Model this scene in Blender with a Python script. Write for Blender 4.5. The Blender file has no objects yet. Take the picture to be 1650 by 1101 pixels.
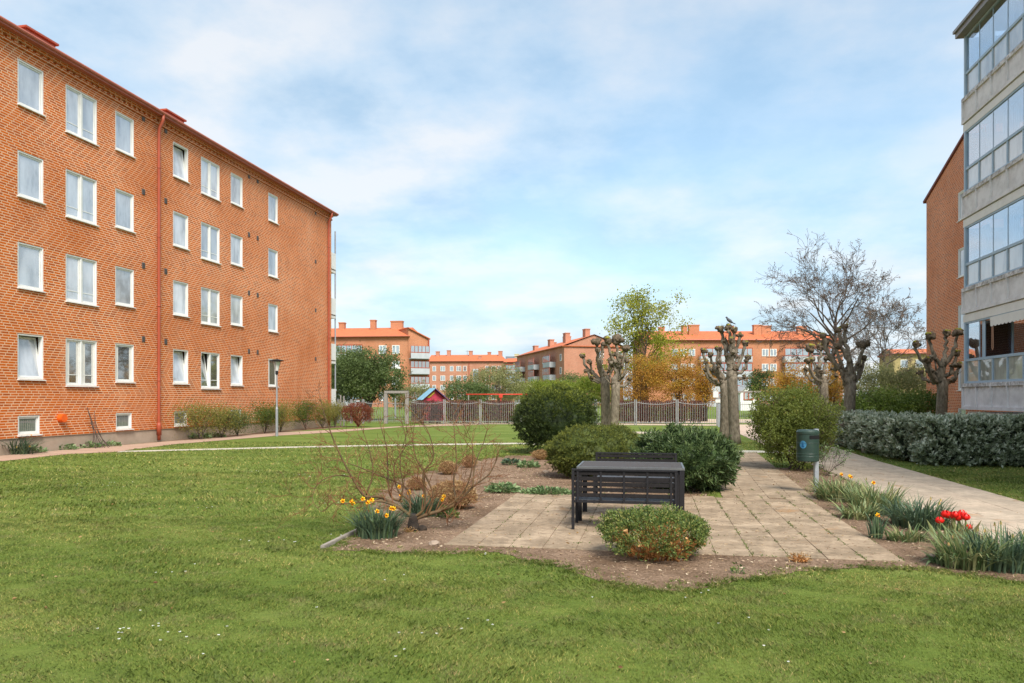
import bpy, bmesh, math, random
import numpy as np
from mathutils import Vector, Matrix, noise
random.seed(7)
RNG = np.random.default_rng(11)
sc = bpy.context.scene
COL = sc.collection
# ------------------------------------------------------------------ survey of the place
F, CX, HY, H = 1200.0, 825.0, 641.0, 1.6          # focal length, centre, horizon, eye height
A = math.atan(225 / 1200)
ca, sa = math.cos(A), math.sin(A)
def world(X, Y): return (X * ca - Y * sa, X * sa + Y * ca)
def G(px, py, z=0.0):                              # ground point
    s = (py - HY) / (H - z); return world((px - CX) / s, F / s)
def P(px, Y): return world((px - CX) * Y / F, Y)   # point at a depth
def P3(px, py, Y):
    x, y = P(px, Y); return (x, y, H - (py - HY) * Y / F)
XL = -17.65                                        # left facade plane
def tL(px): return (F / (.0557 * (1050 - px)) - 17.65 * sa) / ca
XR = 8.68                                          # balcony plane of the right block
def tR(px): return (F / (.1132 * (px - 1050)) + XR * sa) / ca

# ------------------------------------------------------------------ object helpers
def tag(o, label=None, cat=None, group=None, kind=None):
    if label: o['label'] = label
    if cat: o['category'] = cat
    if group: o['group'] = group
    if kind: o['kind'] = kind
    return o
def empty(name, loc=(0, 0, 0), rz=0, label=None, cat=None, group=None):
    o = bpy.data.objects.new(name, None); COL.objects.link(o)
    o.location = loc; o.rotation_euler = (0, 0, rz); o.empty_display_size = .1
    return tag(o, label, cat, group)
KIDS = {}
def link(name, me, parent=None, m=None):
    o = bpy.data.objects.new(name, me); COL.objects.link(o)
    if m: me.materials.append(m)
    if parent:
        o.parent = parent; KIDS.setdefault(parent.name, []).append(o)
    return o
def copy_tree(o, parent=None):
    c = o.copy(); COL.objects.link(c); c.parent = parent
    if parent: KIDS.setdefault(parent.name, []).append(c)
    for ch in KIDS.get(o.name, []): copy_tree(ch, c)
    return c

_b = bmesh.new(); bmesh.ops.create_icosphere(_b, subdivisions=2, radius=1)
ICO = ([v.co.copy() for v in _b.verts], [[v.index for v in f.verts] for f in _b.faces]); _b.free()
_b = bmesh.new(); bmesh.ops.create_icosphere(_b, subdivisions=4, radius=1)
ICO4 = ([v.co.copy() for v in _b.verts], [[v.index for v in f.verts] for f in _b.faces]); _b.free()

class MB:
    def __init__(s): s.v = []; s.f = []
    def add(s, vs, fs):
        n = len(s.v); s.v += [tuple(v) for v in vs]; s.f += [[i + n for i in f] for f in fs]; return s
    def box(s, x0, x1, y0, y1, z0, z1, mat=None):
        vs = [(x, y, z) for z in (z0, z1) for y in (y0, y1) for x in (x0, x1)]
        if mat: vs = [mat @ Vector(v) for v in vs]
        return s.add(vs, [(0, 2, 3, 1), (4, 5, 7, 6), (0, 1, 5, 4), (1, 3, 7, 5), (3, 2, 6, 7), (2, 0, 4, 6)])
    def tube(s, pts, rad, n=8, cap=True):
        pts = [Vector(p) for p in pts]
        if not hasattr(rad, '__len__'): rad = [rad] * len(pts)
        vs = []; fs = []; prev = None
        for i, p in enumerate(pts):
            d = (pts[min(i + 1, len(pts) - 1)] - pts[max(i - 1, 0)])
            d = d.normalized() if d.length > 1e-9 else Vector((0, 0, 1))
            if prev is None:
                a = d.cross(Vector((0, 0, 1)) if abs(d.z) < .9 else Vector((1, 0, 0))).normalized()
            else:
                a = (prev - d * prev.dot(d))
                a = a.normalized() if a.length > 1e-6 else d.orthogonal().normalized()
            prev = a; b = d.cross(a)
            for k in range(n):
                t = 2 * math.pi * k / n
                vs.append(p + (a * math.cos(t) + b * math.sin(t)) * rad[i])
        for i in range(len(pts) - 1):
            for k in range(n):
                k2 = (k + 1) % n
                fs.append((i * n + k, i * n + k2, (i + 1) * n + k2, (i + 1) * n + k))
        if cap: fs += [tuple(range(n))[::-1], tuple(range((len(pts) - 1) * n, len(pts) * n))]
        return s.add(vs, fs)
    def lathe(s, prof, n=24, c=(0, 0, 0), cap=True):
        vs = [(c[0] + r * math.cos(2 * math.pi * k / n), c[1] + r * math.sin(2 * math.pi * k / n), c[2] + z) for r, z in prof for k in range(n)]
        fs = [(i * n + k, i * n + (k + 1) % n, (i + 1) * n + (k + 1) % n, (i + 1) * n + k) for i in range(len(prof) - 1) for k in range(n)]
        if cap: fs += [tuple(range(n))[::-1], tuple(range((len(prof) - 1) * n, len(prof) * n))]
        return s.add(vs, fs)
    def prism(s, poly, y0, y1):                      # polygon in x,z extruded along y
        n = len(poly)
        vs = [(x, y0, z) for x, z in poly] + [(x, y1, z) for x, z in poly]
        fs = [tuple(range(n)), tuple(range(2 * n - 1, n - 1, -1))] + [(i, i + n, (i + 1) % n + n, (i + 1) % n) for i in range(n)]
        return s.add(vs, fs)
    def blob(s, c, r, amp=.15, fr=2.0, big=False, sq=(1, 1, 1), seed=0):
        V, Fc = ICO4 if big else ICO
        vs = []
        for v in V:
            k = 1 + amp * noise.noise(v * fr + Vector((seed * 7.3, seed * 3.1, seed)))
            vs.append((c[0] + v.x * r * k * sq[0], c[1] + v.y * r * k * sq[1], c[2] + v.z * r * k * sq[2]))
        return s.add(vs, Fc)
    def build(s, name, m, parent=None, smooth=False, bevel=0, uv=True):
        me = bpy.data.meshes.new(name); me.from_pydata(s.v, [], s.f); me.update()
        bm = bmesh.new(); bm.from_mesh(me)
        bmesh.ops.recalc_face_normals(bm, faces=bm.faces)
        if bevel: bmesh.ops.bevel(bm, geom=bm.edges[:], offset=bevel, segments=2, affect='EDGES', clamp_overlap=True)
        if uv:
            l = bm.loops.layers.uv.new('UVMap')
            for f in bm.faces:
                n = f.normal; ax = max(range(3), key=lambda i: abs(n[i]))
                for lp in f.loops:
                    c = lp.vert.co
                    lp[l].uv = (c.y, c.z) if ax == 0 else ((c.x, c.z) if ax == 1 else (c.x, c.y))
        bm.to_mesh(me); bm.free()
        if smooth: me.polygons.foreach_set('use_smooth', [True] * len(me.polygons))
        return link(name, me, parent, m)

def np_mesh(name, co, nper, fpat, m, parent=None, rnd=None, smooth=False):
    """many identical little faces sets: co (N*nper,3); fpat list of index tuples inside one element"""
    N = len(co) // nper; me = bpy.data.meshes.new(name)
    me.vertices.add(len(co)); me.vertices.foreach_set('co', co.astype(np.float32).ravel())
    idx = np.concatenate([(np.arange(N)[:, None] * nper + np.array(f)[None, :]) for f in fpat], axis=0)
    k = len(fpat[0]); me.loops.add(idx.size); me.loops.foreach_set('vertex_index', idx.ravel().astype(np.int32))
    me.polygons.add(len(idx)); me.polygons.foreach_set('loop_start', (np.arange(len(idx)) * k).astype(np.int32))
    me.update(calc_edges=True)
    a = me.attributes.new('rnd', 'FLOAT', 'POINT')
    if rnd is None: rnd = RNG.random(N)
    a.data.foreach_set('value', np.repeat(rnd, nper).astype(np.float32))
    me.polygons.foreach_set('use_smooth', np.full(len(idx), bool(smooth)))
    return link(name, me, parent, m)
def unit(v): return v / np.maximum(np.linalg.norm(v, axis=1, keepdims=True), 1e-9)
def leaves(name, pts, dirs, L, W, m, parent=None, fold=.25, jl=.35, rnd=None):
    pts = np.asarray(pts); N = len(pts); d = unit(np.asarray(dirs))
    sd = unit(np.cross(d, RNG.normal(size=(N, 3)))); n = np.cross(sd, d)
    l = (L * (1 + jl * RNG.uniform(-1, 1, N)))[:, None]; w = W / L * l
    co = np.stack([pts, pts + d * l * .45 + sd * w / 2 + n * fold * w, pts + d * l, pts + d * l * .45 - sd * w / 2 + n * fold * w], 1).reshape(-1, 3)
    return np_mesh(name, co, 4, [(0, 1, 2), (0, 2, 3)], m, parent, rnd)
def sprigs(name, org, dirs, slen, n, L, W, m, e, base=None, fw=.55, gain=.45):
    org = np.asarray(org); K = len(org); d = unit(np.asarray(dirs)); t = RNG.random((K, n)); ln = slen * RNG.uniform(.5, 1.35, K)
    p = org[:, None, :] + d[:, None, :] * (ln[:, None] * t)[:, :, None] + RNG.normal(size=(K, n, 3)) * slen * .05
    q = RNG.normal(size=(K, n, 3)); q -= (q * d[:, None, :]).sum(2, keepdims=True) * d[:, None, :]; q /= np.linalg.norm(q, axis=2, keepdims=True)
    ld = d[:, None, :] * (fw + t[:, :, None] * .8) + q
    b = RNG.random(K) * .55 if base is None else base
    rn = np.clip(b[:, None] + (t - .3) * gain + RNG.normal(size=(K, n)) * .08, 0, 1)
    return leaves(name, p.reshape(-1, 3), ld.reshape(-1, 3), L, W, m, e, rnd=rn.ravel())
def rdirs(N, zmin=-1.0):
    z = RNG.uniform(zmin, 1, N); t = RNG.uniform(0, 2 * math.pi, N); r = np.sqrt(1 - z * z)
    return np.stack([r * np.cos(t), r * np.sin(t), z], 1)
def lumps(d, seed, amp=.12, k=5, n=9):
    g = np.random.default_rng(seed); s = np.zeros(len(d))
    for i in range(n):
        w = g.normal(size=3) * k * (1 + .7 * i / n); s += np.cos(d @ w + g.uniform(0, 6.28))
    return 1 + amp * s / math.sqrt(n)
def bush(e, R, N, L, W, m, seed, amp=.12, zmin=-.75, up=.35, rand=.6, k=5, thick=.1, core=.85, part='foliage', cz=None, coremat=None, pw=1.0, sprig=None):
    """leafy mass, ellipsoid with lumps, standing on the ground inside empty e"""
    rx, ry, rz = R; cz = rz * .62 if cz is None else cz; top = rz
    d = rdirs(N, zmin)
    r = lumps(d, seed, amp, k) * (1 - np.abs(RNG.normal(size=N)) * thick) * (1 + .16 * (RNG.random(N) < .06) * RNG.random(N))
    S = np.array([rx, ry, top - cz if False else rz * .55])
    S = np.array([rx, ry, rz - cz])
    dd = d.copy(); 
    Sb = np.where(dd[:, 2:3] < 0, np.array([[rx, ry, cz]]), S[None, :])
    p = dd * Sb * r[:, None]; p[:, 2] += cz; p[:, 2] = np.maximum(p[:, 2], .01 + RNG.random(N) * .03)
    nd = unit(d / Sb) + np.array([0, 0, up]) + RNG.normal(size=(N, 3)) * rand
    o = sprigs(part, p - unit(nd) * sprig[0] * .5, nd, sprig[0], sprig[1], L, W, m, e) if sprig else leaves(part, p, nd, L, W, m, e)
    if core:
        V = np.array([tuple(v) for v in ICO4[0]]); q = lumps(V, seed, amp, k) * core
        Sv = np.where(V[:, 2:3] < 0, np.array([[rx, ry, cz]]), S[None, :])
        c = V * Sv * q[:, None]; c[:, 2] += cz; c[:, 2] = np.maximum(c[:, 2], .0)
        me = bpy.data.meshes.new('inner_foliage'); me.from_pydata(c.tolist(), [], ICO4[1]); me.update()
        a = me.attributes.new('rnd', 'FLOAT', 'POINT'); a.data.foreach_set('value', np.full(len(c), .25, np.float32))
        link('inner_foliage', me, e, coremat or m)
    return o
def clumpy(e, R, cz, K, n, cr, L, W, m, part='crown', hollow=.4, up=.2, seed=None, zmin=-.8, pts=None):
    """airy crown: K leaf clusters of n leaves"""
    if pts is None:
        d = rdirs(K, zmin); r = hollow + (1 - hollow) * RNG.random(K) ** .6
        c = d * r[:, None] * np.array(R)[None, :] * lumps(d, int(seed or 3), .12, 3)[:, None] + np.array([0, 0, cz])
    else: c = np.asarray(pts); K = len(c)
    p = np.repeat(c, n, 0) + RNG.normal(size=(K * n, 3)) * cr * np.array([1, 1, .75])
    p[:, 2] = np.maximum(p[:, 2], .05)
    rn = np.clip(np.repeat(RNG.random(K), n) * .6 + RNG.random(K * n) * .4, 0, 1)
    return leaves(part, p, RNG.normal(size=(K * n, 3)) + np.array([0, 0, up]), L, W, m, e, rnd=rn)

# ------------------------------------------------------------------ materials
MATS = {}
def nt(name):
    m = bpy.data.materials.new(name); m.use_nodes = True
    return m, m.node_tree.nodes, m.node_tree.links, m.node_tree.nodes['Principled BSDF']
def ramp(N, L, src, stops):
    r = N.new('ShaderNodeValToRGB'); e = r.color_ramp.elements
    while len(e) < len(stops): e.new(.5)
    for i, (p, c) in enumerate(stops): e[i].position = p; e[i].color = (*c, 1)
    L.new(src, r.inputs[0]); return r.outputs[0]
def noise_n(N, L, scale, detail=4, rough=.55, vec=None, dim=None):
    n = N.new('ShaderNodeTexNoise'); n.inputs['Scale'].default_value = scale
    n.inputs['Detail'].default_value = detail; n.inputs['Roughness'].default_value = rough
    if vec is not None: L.new(vec, n.inputs['Vector'])
    return n.outputs['Fac']
def objco(N, L, sc3=None):
    t = N.new('ShaderNodeTexCoord')
    if sc3 is None: return t.outputs['Object']
    mp = N.new('ShaderNodeMapping'); mp.inputs['Scale'].default_value = sc3
    L.new(t.outputs['Object'], mp.inputs[0]); return mp.outputs[0]
def bumpn(N, L, B, h, st, dist=.01):
    b = N.new('ShaderNodeBump'); b.inputs['Strength'].default_value = st; b.inputs['Distance'].default_value = dist
    L.new(h, b.inputs['Height']); L.new(b.outputs[0], B.inputs['Normal'])
def mixc(N, L, fac, a, b, mode='MIX'):
    x = N.new('ShaderNodeMix'); x.data_type = 'RGBA'; x.blend_type = mode
    for i, v in ((0, fac), (6, a), (7, b)):
        if isinstance(v, (int, float)): x.inputs[i].default_value = v
        elif isinstance(v, tuple): x.inputs[i].default_value = (*v, 1)
        else: L.new(v, x.inputs[i])
    return x.outputs[2]
def M(name, c, c2=None, rough=.6, scale=8, metal=0, bump=0, spec=.4, detail=5, sc3=None, coat=0):
    if name in MATS: return MATS[name]
    m, N, L, B = nt(name)
    B.inputs['Roughness'].default_value = rough; B.inputs['Metallic'].default_value = metal
    B.inputs['Specular IOR Level'].default_value = spec; B.inputs['Coat Weight'].default_value = coat
    c2 = c2 or tuple(x * .82 for x in c)
    f = noise_n(N, L, scale, detail, .6, objco(N, L, sc3))
    L.new(ramp(N, L, f, [(.32, c2), (.68, c)]), B.inputs['Base Color'])
    if bump: bumpn(N, L, B, f, bump, .02)
    MATS[name] = m; return m
def LEAF(name, stops, rough=.5, trans=.35, spec=.35):
    m, N, L, B = nt(name)
    a = N.new('ShaderNodeAttribute'); a.attribute_name = 'rnd'
    n = len(stops); c = ramp(N, L, a.outputs['Fac'], [(i / (n - 1) if n > 1 else 0, s) for i, s in enumerate(stops)])
    L.new(c, B.inputs['Base Color']); B.inputs['Roughness'].default_value = rough
    B.inputs['Specular IOR Level'].default_value = spec
    t = N.new('ShaderNodeBsdfTranslucent'); L.new(c, t.inputs[0])
    x = N.new('ShaderNodeMixShader'); x.inputs[0].default_value = trans
    L.new(B.outputs[0], x.inputs[1]); L.new(t.outputs[0], x.inputs[2])
    L.new(x.outputs[0], N['Material Output'].inputs[0]); MATS[name] = m; return m
def BRICK(name, c1, c2, mortar, dark, w=.26, h=.075, ms=.0125, sky=0):
    m, N, L, B = nt(name)
    uv = N.new('ShaderNodeTexCoord').outputs['UV']
    def mt(op, a_, b_=None):
        q = N.new('ShaderNodeMath'); q.operation = op
        for i, v in enumerate((a_, b_)):
            if v is None: continue
            if isinstance(v, (int, float)): q.inputs[i].default_value = v
            else: L.new(v, q.inputs[i])
        return q.outputs[0]
    sp = N.new('ShaderNodeSeparateXYZ'); L.new(uv, sp.inputs[0]); row = mt('FLOOR', mt('DIVIDE', sp.outputs[1], h))
    shf = mt('ADD', mt('MULTIPLY', mt('PINGPONG', row, 11), w / 4), mt('MULTIPLY', mt('SINE', mt('MULTIPLY', row, 12.9)), w * .10)); cb_ = N.new('ShaderNodeCombineXYZ'); L.new(mt('ADD', sp.outputs[0], shf), cb_.inputs[0]); L.new(sp.outputs[1], cb_.inputs[1]); buv = cb_.outputs[0]
    b = N.new('ShaderNodeTexBrick'); L.new(buv, b.inputs['Vector'])
    for k, v in (('Scale', 1), ('Brick Width', w), ('Row Height', h), ('Mortar Size', ms), ('Mortar Smooth', .15), ('Bias', -.1)):
        b.inputs[k].default_value = v
    b.offset = 0; b.squash = 1
    b.inputs['Color1'].default_value = (*c1, 1); b.inputs['Color2'].default_value = (*c2, 1); b.inputs['Mortar'].default_value = (*mortar, 1)
    # a second lattice picks out single burnt bricks
    b2 = N.new('ShaderNodeTexBrick'); L.new(buv, b2.inputs['Vector'])
    for k, v in (('Scale', 1), ('Brick Width', w), ('Row Height', h), ('Mortar Size', 0), ('Bias', -.62)): b2.inputs[k].default_value = v
    b2.offset = 0; b2.squash = 1
    b2.inputs['Color1'].default_value = (0, 0, 0, 1); b2.inputs['Color2'].default_value = (1, 1, 1, 1)
    inv = N.new('ShaderNodeMath'); inv.operation = 'SUBTRACT'; inv.inputs[0].default_value = 1; L.new(b.outputs['Fac'], inv.inputs[1])
    mu = N.new('ShaderNodeMath'); mu.operation = 'MULTIPLY'; L.new(b2.outputs['Color'], mu.inputs[0]); L.new(inv.outputs[0], mu.inputs[1])
    col = mixc(N, L, mu.outputs[0], b.outputs['Color'], dark)
    f = noise_n(N, L, .35, 6, .6, uv)
    col = mixc(N, L, ramp(N, L, f, [(.35, (0, 0, 0)), (.7, (.5, .5, .5))]), col, tuple(x * .62 for x in c1))
    mp = N.new('ShaderNodeMapping'); mp.inputs['Scale'].default_value = (1.6, .22, 1); L.new(uv, mp.inputs[0]); fs = noise_n(N, L, 1.0, 5, .6, mp.outputs[0])
    col = mixc(N, L, ramp(N, L, fs, [(.52, (0, 0, 0)), (.75, (.16, .16, .16))]), col, mortar)
    f2 = noise_n(N, L, 60, 3, .6, uv)
    col = mixc(N, L, .35, col, ramp(N, L, f2, [(.3, (.55, .55, .55)), (.7, (1, 1, 1))]), 'MULTIPLY')
    L.new(col, B.inputs['Base Color']); B.inputs['Roughness'].default_value = .85; B.inputs['Specular IOR Level'].default_value = .2
    bumpn(N, L, B, inv.outputs[0], .5, .006)
    MATS[name] = m; return m
def GLASS(name, c, mix, rough=.03):                      # reflecting pane with pale blind or room behind
    m, N, L, B = nt(name)
    f = noise_n(N, L, 1.2, 2, .5, objco(N, L))
    oi = N.new('ShaderNodeObjectInfo'); tc_ = N.new('ShaderNodeTexCoord'); va = N.new('ShaderNodeVectorMath'); va.operation = 'ADD'; L.new(tc_.outputs['Object'], va.inputs[0])
    vm = N.new('ShaderNodeVectorMath'); vm.operation = 'SCALE'; vm.inputs[0].default_value = (37, 53, 71); L.new(oi.outputs['Random'], vm.inputs['Scale']); L.new(vm.outputs[0], va.inputs[1])
    mp = N.new('ShaderNodeMapping'); mp.inputs['Scale'].default_value = (2.2, 2.2, .7); L.new(va.outputs[0], mp.inputs[0])
    f = noise_n(N, L, 1.3, 4, .55, mp.outputs[0])
    cb = ramp(N, L, f, [(.36, tuple(x * .62 for x in c)), (.5, tuple(x * .92 for x in c)), (.66, tuple(min(1, x * 1.12) for x in c))])
    L.new(mixc(N, L, 1.0, cb, ramp(N, L, oi.outputs['Random'], [(0, (.78, .78, .78)), (.5, (1, 1, 1)), (1, (1.08, 1.08, 1.08))]), 'MULTIPLY'), B.inputs['Base Color']); B.inputs['Roughness'].default_value = .5
    g = N.new('ShaderNodeBsdfGlossy'); g.inputs['Roughness'].default_value = rough; g.inputs['Color'].default_value = (.85, .9, .95, 1)
    x = N.new('ShaderNodeMixShader'); x.inputs[0].default_value = mix
    L.new(B.outputs[0], x.inputs[1]); L.new(g.outputs[0], x.inputs[2]); L.new(x.outputs[0], N['Material Output'].inputs[0])
    MATS[name] = m; return m
def CLEAR(name, mix, tint=(.9, .95, 1)):
    m, N, L, B = nt(name); N.remove(B)
    t = N.new('ShaderNodeBsdfTransparent'); t.inputs[0].default_value = (*tint, 1)
    g = N.new('ShaderNodeBsdfGlossy'); g.inputs['Roughness'].default_value = .02; g.inputs['Color'].default_value = (.85, .9, .95, 1)
    x = N.new('ShaderNodeMixShader'); x.inputs[0].default_value = mix
    L.new(t.outputs[0], x.inputs[1]); L.new(g.outputs[0], x.inputs[2]); L.new(x.outputs[0], N['Material Output'].inputs[0])
    MATS[name] = m; return m

brickL = BRICK('orange_brick', (.66, .135, .006), (.50, .095, .008), (.84, .57, .37), (.22, .06, .03), ms=.0122)
brickR = BRICK('red_brick', (.68, .17, .04), (.52, .12, .035), (.86, .60, .44), (.20, .07, .045), ms=.012)
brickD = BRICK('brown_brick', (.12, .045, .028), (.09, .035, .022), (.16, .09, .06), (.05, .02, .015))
farbrick = BRICK('far_brick', (.56, .20, .085), (.46, .16, .075), (.64, .36, .23), (.25, .1, .06))
farbrick2 = BRICK('far_pink_brick', (.54, .21, .12), (.45, .175, .10), (.62, .38, .27), (.27, .12, .09))
white = M('white_paint', (.78, .77, .73), (.70, .69, .65), .45, 3)
cream = M('cream_paint', (.76, .735, .68), (.68, .655, .60), .6, 3)
plinthm = M('plinth_render', (.44, .34, .26), (.33, .25, .18), .9, 1.6, bump=.15)
redmetal = M('red_painted_metal', (.40, .085, .04), (.33, .065, .03), .45, 3)
eavered = M('brown_red_gutter', (.42, .12, .07), (.34, .095, .055), .5, 3)
tile = M('orange_roof_tile', (.60, .17, .06), (.44, .115, .05), .85, 2.5, detail=9, bump=.2)
concrete = M('weathered_concrete', (.76, .72, .69), (.58, .55, .52), .9, 2.5, bump=.1, sc3=(1, 1, .5))
steelblue = M('blue_grey_frame', (.36, .46, .55), (.30, .40, .48), .45, 3)
steel = M('galvanised_steel', (.42, .44, .46), (.34, .36, .39), .45, 12, metal=.5)
dkmetal = M('anthracite_metal', (.024, .022, .024), (.018, .017, .018), .65, 30, spec=.18)
dkslat = M('anthracite_slat', (.026, .023, .023), (.016, .014, .014), .75, 30, sc3=(1, 30, 1), spec=.12)
seatm = M('seat_slat_sky_sheen', (.12, .13, .155), (.09, .10, .12), .35, 20)  # grey-blue sky reflection on the seat is put into the base colour
tabletop = M('grey_table_top', (.085, .072, .066), (.062, .052, .048), .6, 20, sc3=(1, 25, 1), spec=.2)
silver = M('brushed_edge', (.22, .215, .21), None, .4, 20, metal=.6)
blindg = GLASS('pane_blind', (.50, .51, .53), .3)
blindw = GLASS('pane_white_blind', (.62, .63, .66), .2)
darkg = GLASS('pane_dark', (.10, .095, .08), .42)
grilleg = GLASS('pane_basement', (.16, .19, .19), .25)
farglass = GLASS('far_glass', (.20, .26, .30), .3)
clearg = CLEAR('balcony_glass', .5)
frostg = GLASS('frosted_glass', (.38, .39, .33), .25)
frostw = GLASS('pale_frosted_glass', (.55, .54, .52), .3)
bark = M('pollard_bark', (.27, .225, .165), (.10, .08, .055), .95, 14, bump=1.0, sc3=(1, 1, .45), detail=8)
knobm = M('knuckle_bark', (.17, .125, .08), (.075, .055, .035), .95, 14, bump=.8)
mossm = M('yellow_moss', (.33, .30, .035), (.16, .15, .03), .95, 30, bump=.6)
twigbrown = M('dark_twig', (.10, .07, .055), (.06, .045, .035), .85, 20)
twiggrey = M('grey_twig', (.13, .095, .075), (.07, .055, .045), .85, 20)
twigred = M('reddish_twig', (.23, .09, .035), (.12, .055, .025), .75, 12)
twigolive = M('olive_bark', (.17, .10, .035), (.07, .045, .025), .8, 10, bump=.4)
strawm = M('dry_straw', (.40, .24, .09), (.19, .10, .04), .85, 15)
orangewood = M('cut_orange_wood', (.50, .22, .06), (.30, .13, .04), .8, 12)
cutend = M('cut_wood_end', (.72, .42, .19), (.6, .3, .1), .8, 12)
bingreen = M('bin_green', (.026, .052, .038), (.02, .040, .03), .42, 6)
blackm = M('black_hole', (.004, .004, .004), None, .9)
bluem = M('blue_sticker', (.05, .21, .34), (.04, .16, .28), .45, 40)
yellow = M('daffodil_yellow', (.90, .58, .02), (.8, .48, .01), .5, 60)
dorange = M('daffodil_trumpet', (.90, .35, .01), None, .5)
wilt = M('wilted_petal', (.62, .42, .18), (.5, .3, .1), .8, 60)
tulipred = M('tulip_red', (.78, .012, .006), (.6, .008, .004), .45, 60)
stone = M('field_stone', (.36, .27, .20), (.26, .20, .15), .9, 10, bump=.3)
greywood = M('grey_wood', (.33, .30, .27), (.24, .22, .20), .85, 5, sc3=(6, 6, 1))
paleplank = M('pale_plank', (.55, .47, .38), (.42, .35, .28), .8, 5)
pink = M('playhouse_red', (.55, .035, .09), (.38, .03, .06), .6, 6)
blueroof = M('playhouse_blue', (.25, .48, .62), (.2, .4, .55), .6, 6)
yplay = M('playhouse_yellow', (.7, .45, .06), None, .6, 6)
swingred = M('swing_red', (.65, .06, .03), None, .45)
pigeon = M('pigeon_grey', (.14, .15, .17), (.09, .10, .12), .7, 20)
# foliage
L_grass = None
L_yew = LEAF('yew_leaf', [(.02, .036, .010), (.045, .07, .014), (.10, .13, .02), (.32, .34, .035)], .55, .2)
L_jun = LEAF('juniper_leaf', [(.045, .065, .014), (.09, .115, .02), (.18, .195, .03), (.28, .28, .045)], .6, .2)
L_laurel = LEAF('laurel_leaf', [(.035, .065, .02), (.065, .105, .035), (.12, .17, .06), (.20, .25, .10)], .42, .2, .3)
L_privet = LEAF('privet_leaf', [(.09, .105, .025), (.16, .20, .04), (.26, .30, .06), (.33, .22, .08)], .5, .45)
L_priv2 = LEAF('green_shrub_leaf', [(.05, .09, .015), (.09, .14, .02), (.15, .20, .03)], .5, .4)
L_hedge = LEAF('silver_leaf', [(.045, .065, .03), (.20, .245, .13), (.44, .49, .35), (.74, .76, .62)], .4, .15, .5)  # silvery leaves; the darkest stop paints the shade of the gaps
L_tree = LEAF('dense_tree_leaf', [(.07, .11, .035), (.12, .17, .05), (.20, .25, .08)], .55, .35)
L_maple = LEAF('yellow_green_leaf', [(.22, .24, .03), (.36, .38, .045), (.50, .48, .06)], .5, .5)
L_lime = LEAF('lime_leaf', [(.20, .26, .03), (.30, .34, .05)], .5, .5)
L_bronze = LEAF('bronze_leaf', [(.26, .13, .035), (.46, .23, .04), (.56, .33, .045), (.34, .29, .04)], .6, .45)
L_rust = LEAF('rust_twig_leaf', [(.12, .03, .018), (.20, .05, .025), (.28, .09, .04)], .7, .2)
L_brownhedge = LEAF('brown_hedge_leaf', [(.07, .025, .022), (.13, .05, .04), (.21, .11, .07)], .7, .2)
L_box = LEAF('box_leaf', [(.045, .08, .022), (.10, .16, .038), (.19, .25, .06), (.32, .30, .08)], .45, .3)
L_daff = LEAF('daffodil_leaf', [(.05, .09, .055), (.09, .14, .08), (.15, .21, .10)], .45, .25)
L_dafy = LEAF('tulip_leaf', [(.09, .15, .05), (.16, .22, .09), (.28, .32, .13), (.38, .34, .16)], .45, .3)
L_low = LEAF('ground_cover_leaf', [(.09, .16, .06), (.18, .27, .11), (.30, .38, .18)], .5, .3)
L_wall = LEAF('wall_shrub_leaf', [(.14, .15, .03), (.24, .24, .05), (.32, .27, .07)], .6, .4)
L_dry = LEAF('dry_leaf', [(.16, .08, .035), (.40, .24, .10), (.58, .42, .22)], .8, .3)
L_far = LEAF('far_mixed_leaf', [(.17, .18, .07), (.27, .27, .10), (.38, .36, .17)], .6, .4)

# ground materials
def lawn_mat():
    m, N, L, B = nt('lawn_turf'); co = objco(N, L)
    big = noise_n(N, L, .5, 5, .6, objco(N, L, (.6, 1.5, 1))); fine = noise_n(N, L, 22, 6, .7, co); mid = noise_n(N, L, 3.5, 4, .6, objco(N, L, (.5, 1.4, 1)))
    c = ramp(N, L, big, [(.3, (.105, .155, .028)), (.5, (.155, .205, .042)), (.68, (.25, .275, .078))])
    c = mixc(N, L, .35, c, ramp(N, L, mid, [(.3, (.075, .14, .018)), (.7, (.23, .27, .05))]))
    c = mixc(N, L, .6, c, ramp(N, L, fine, [(.25, (.35, .42, .3)), (.7, (1, 1, 1))]), 'MULTIPLY')
    L.new(c, B.inputs['Base Color']); B.inputs['Roughness'].default_value = .9; B.inputs['Specular IOR Level'].default_value = .1
    bumpn(N, L, B, fine, .8, .03); return m
lawnm = lawn_mat()
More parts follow.
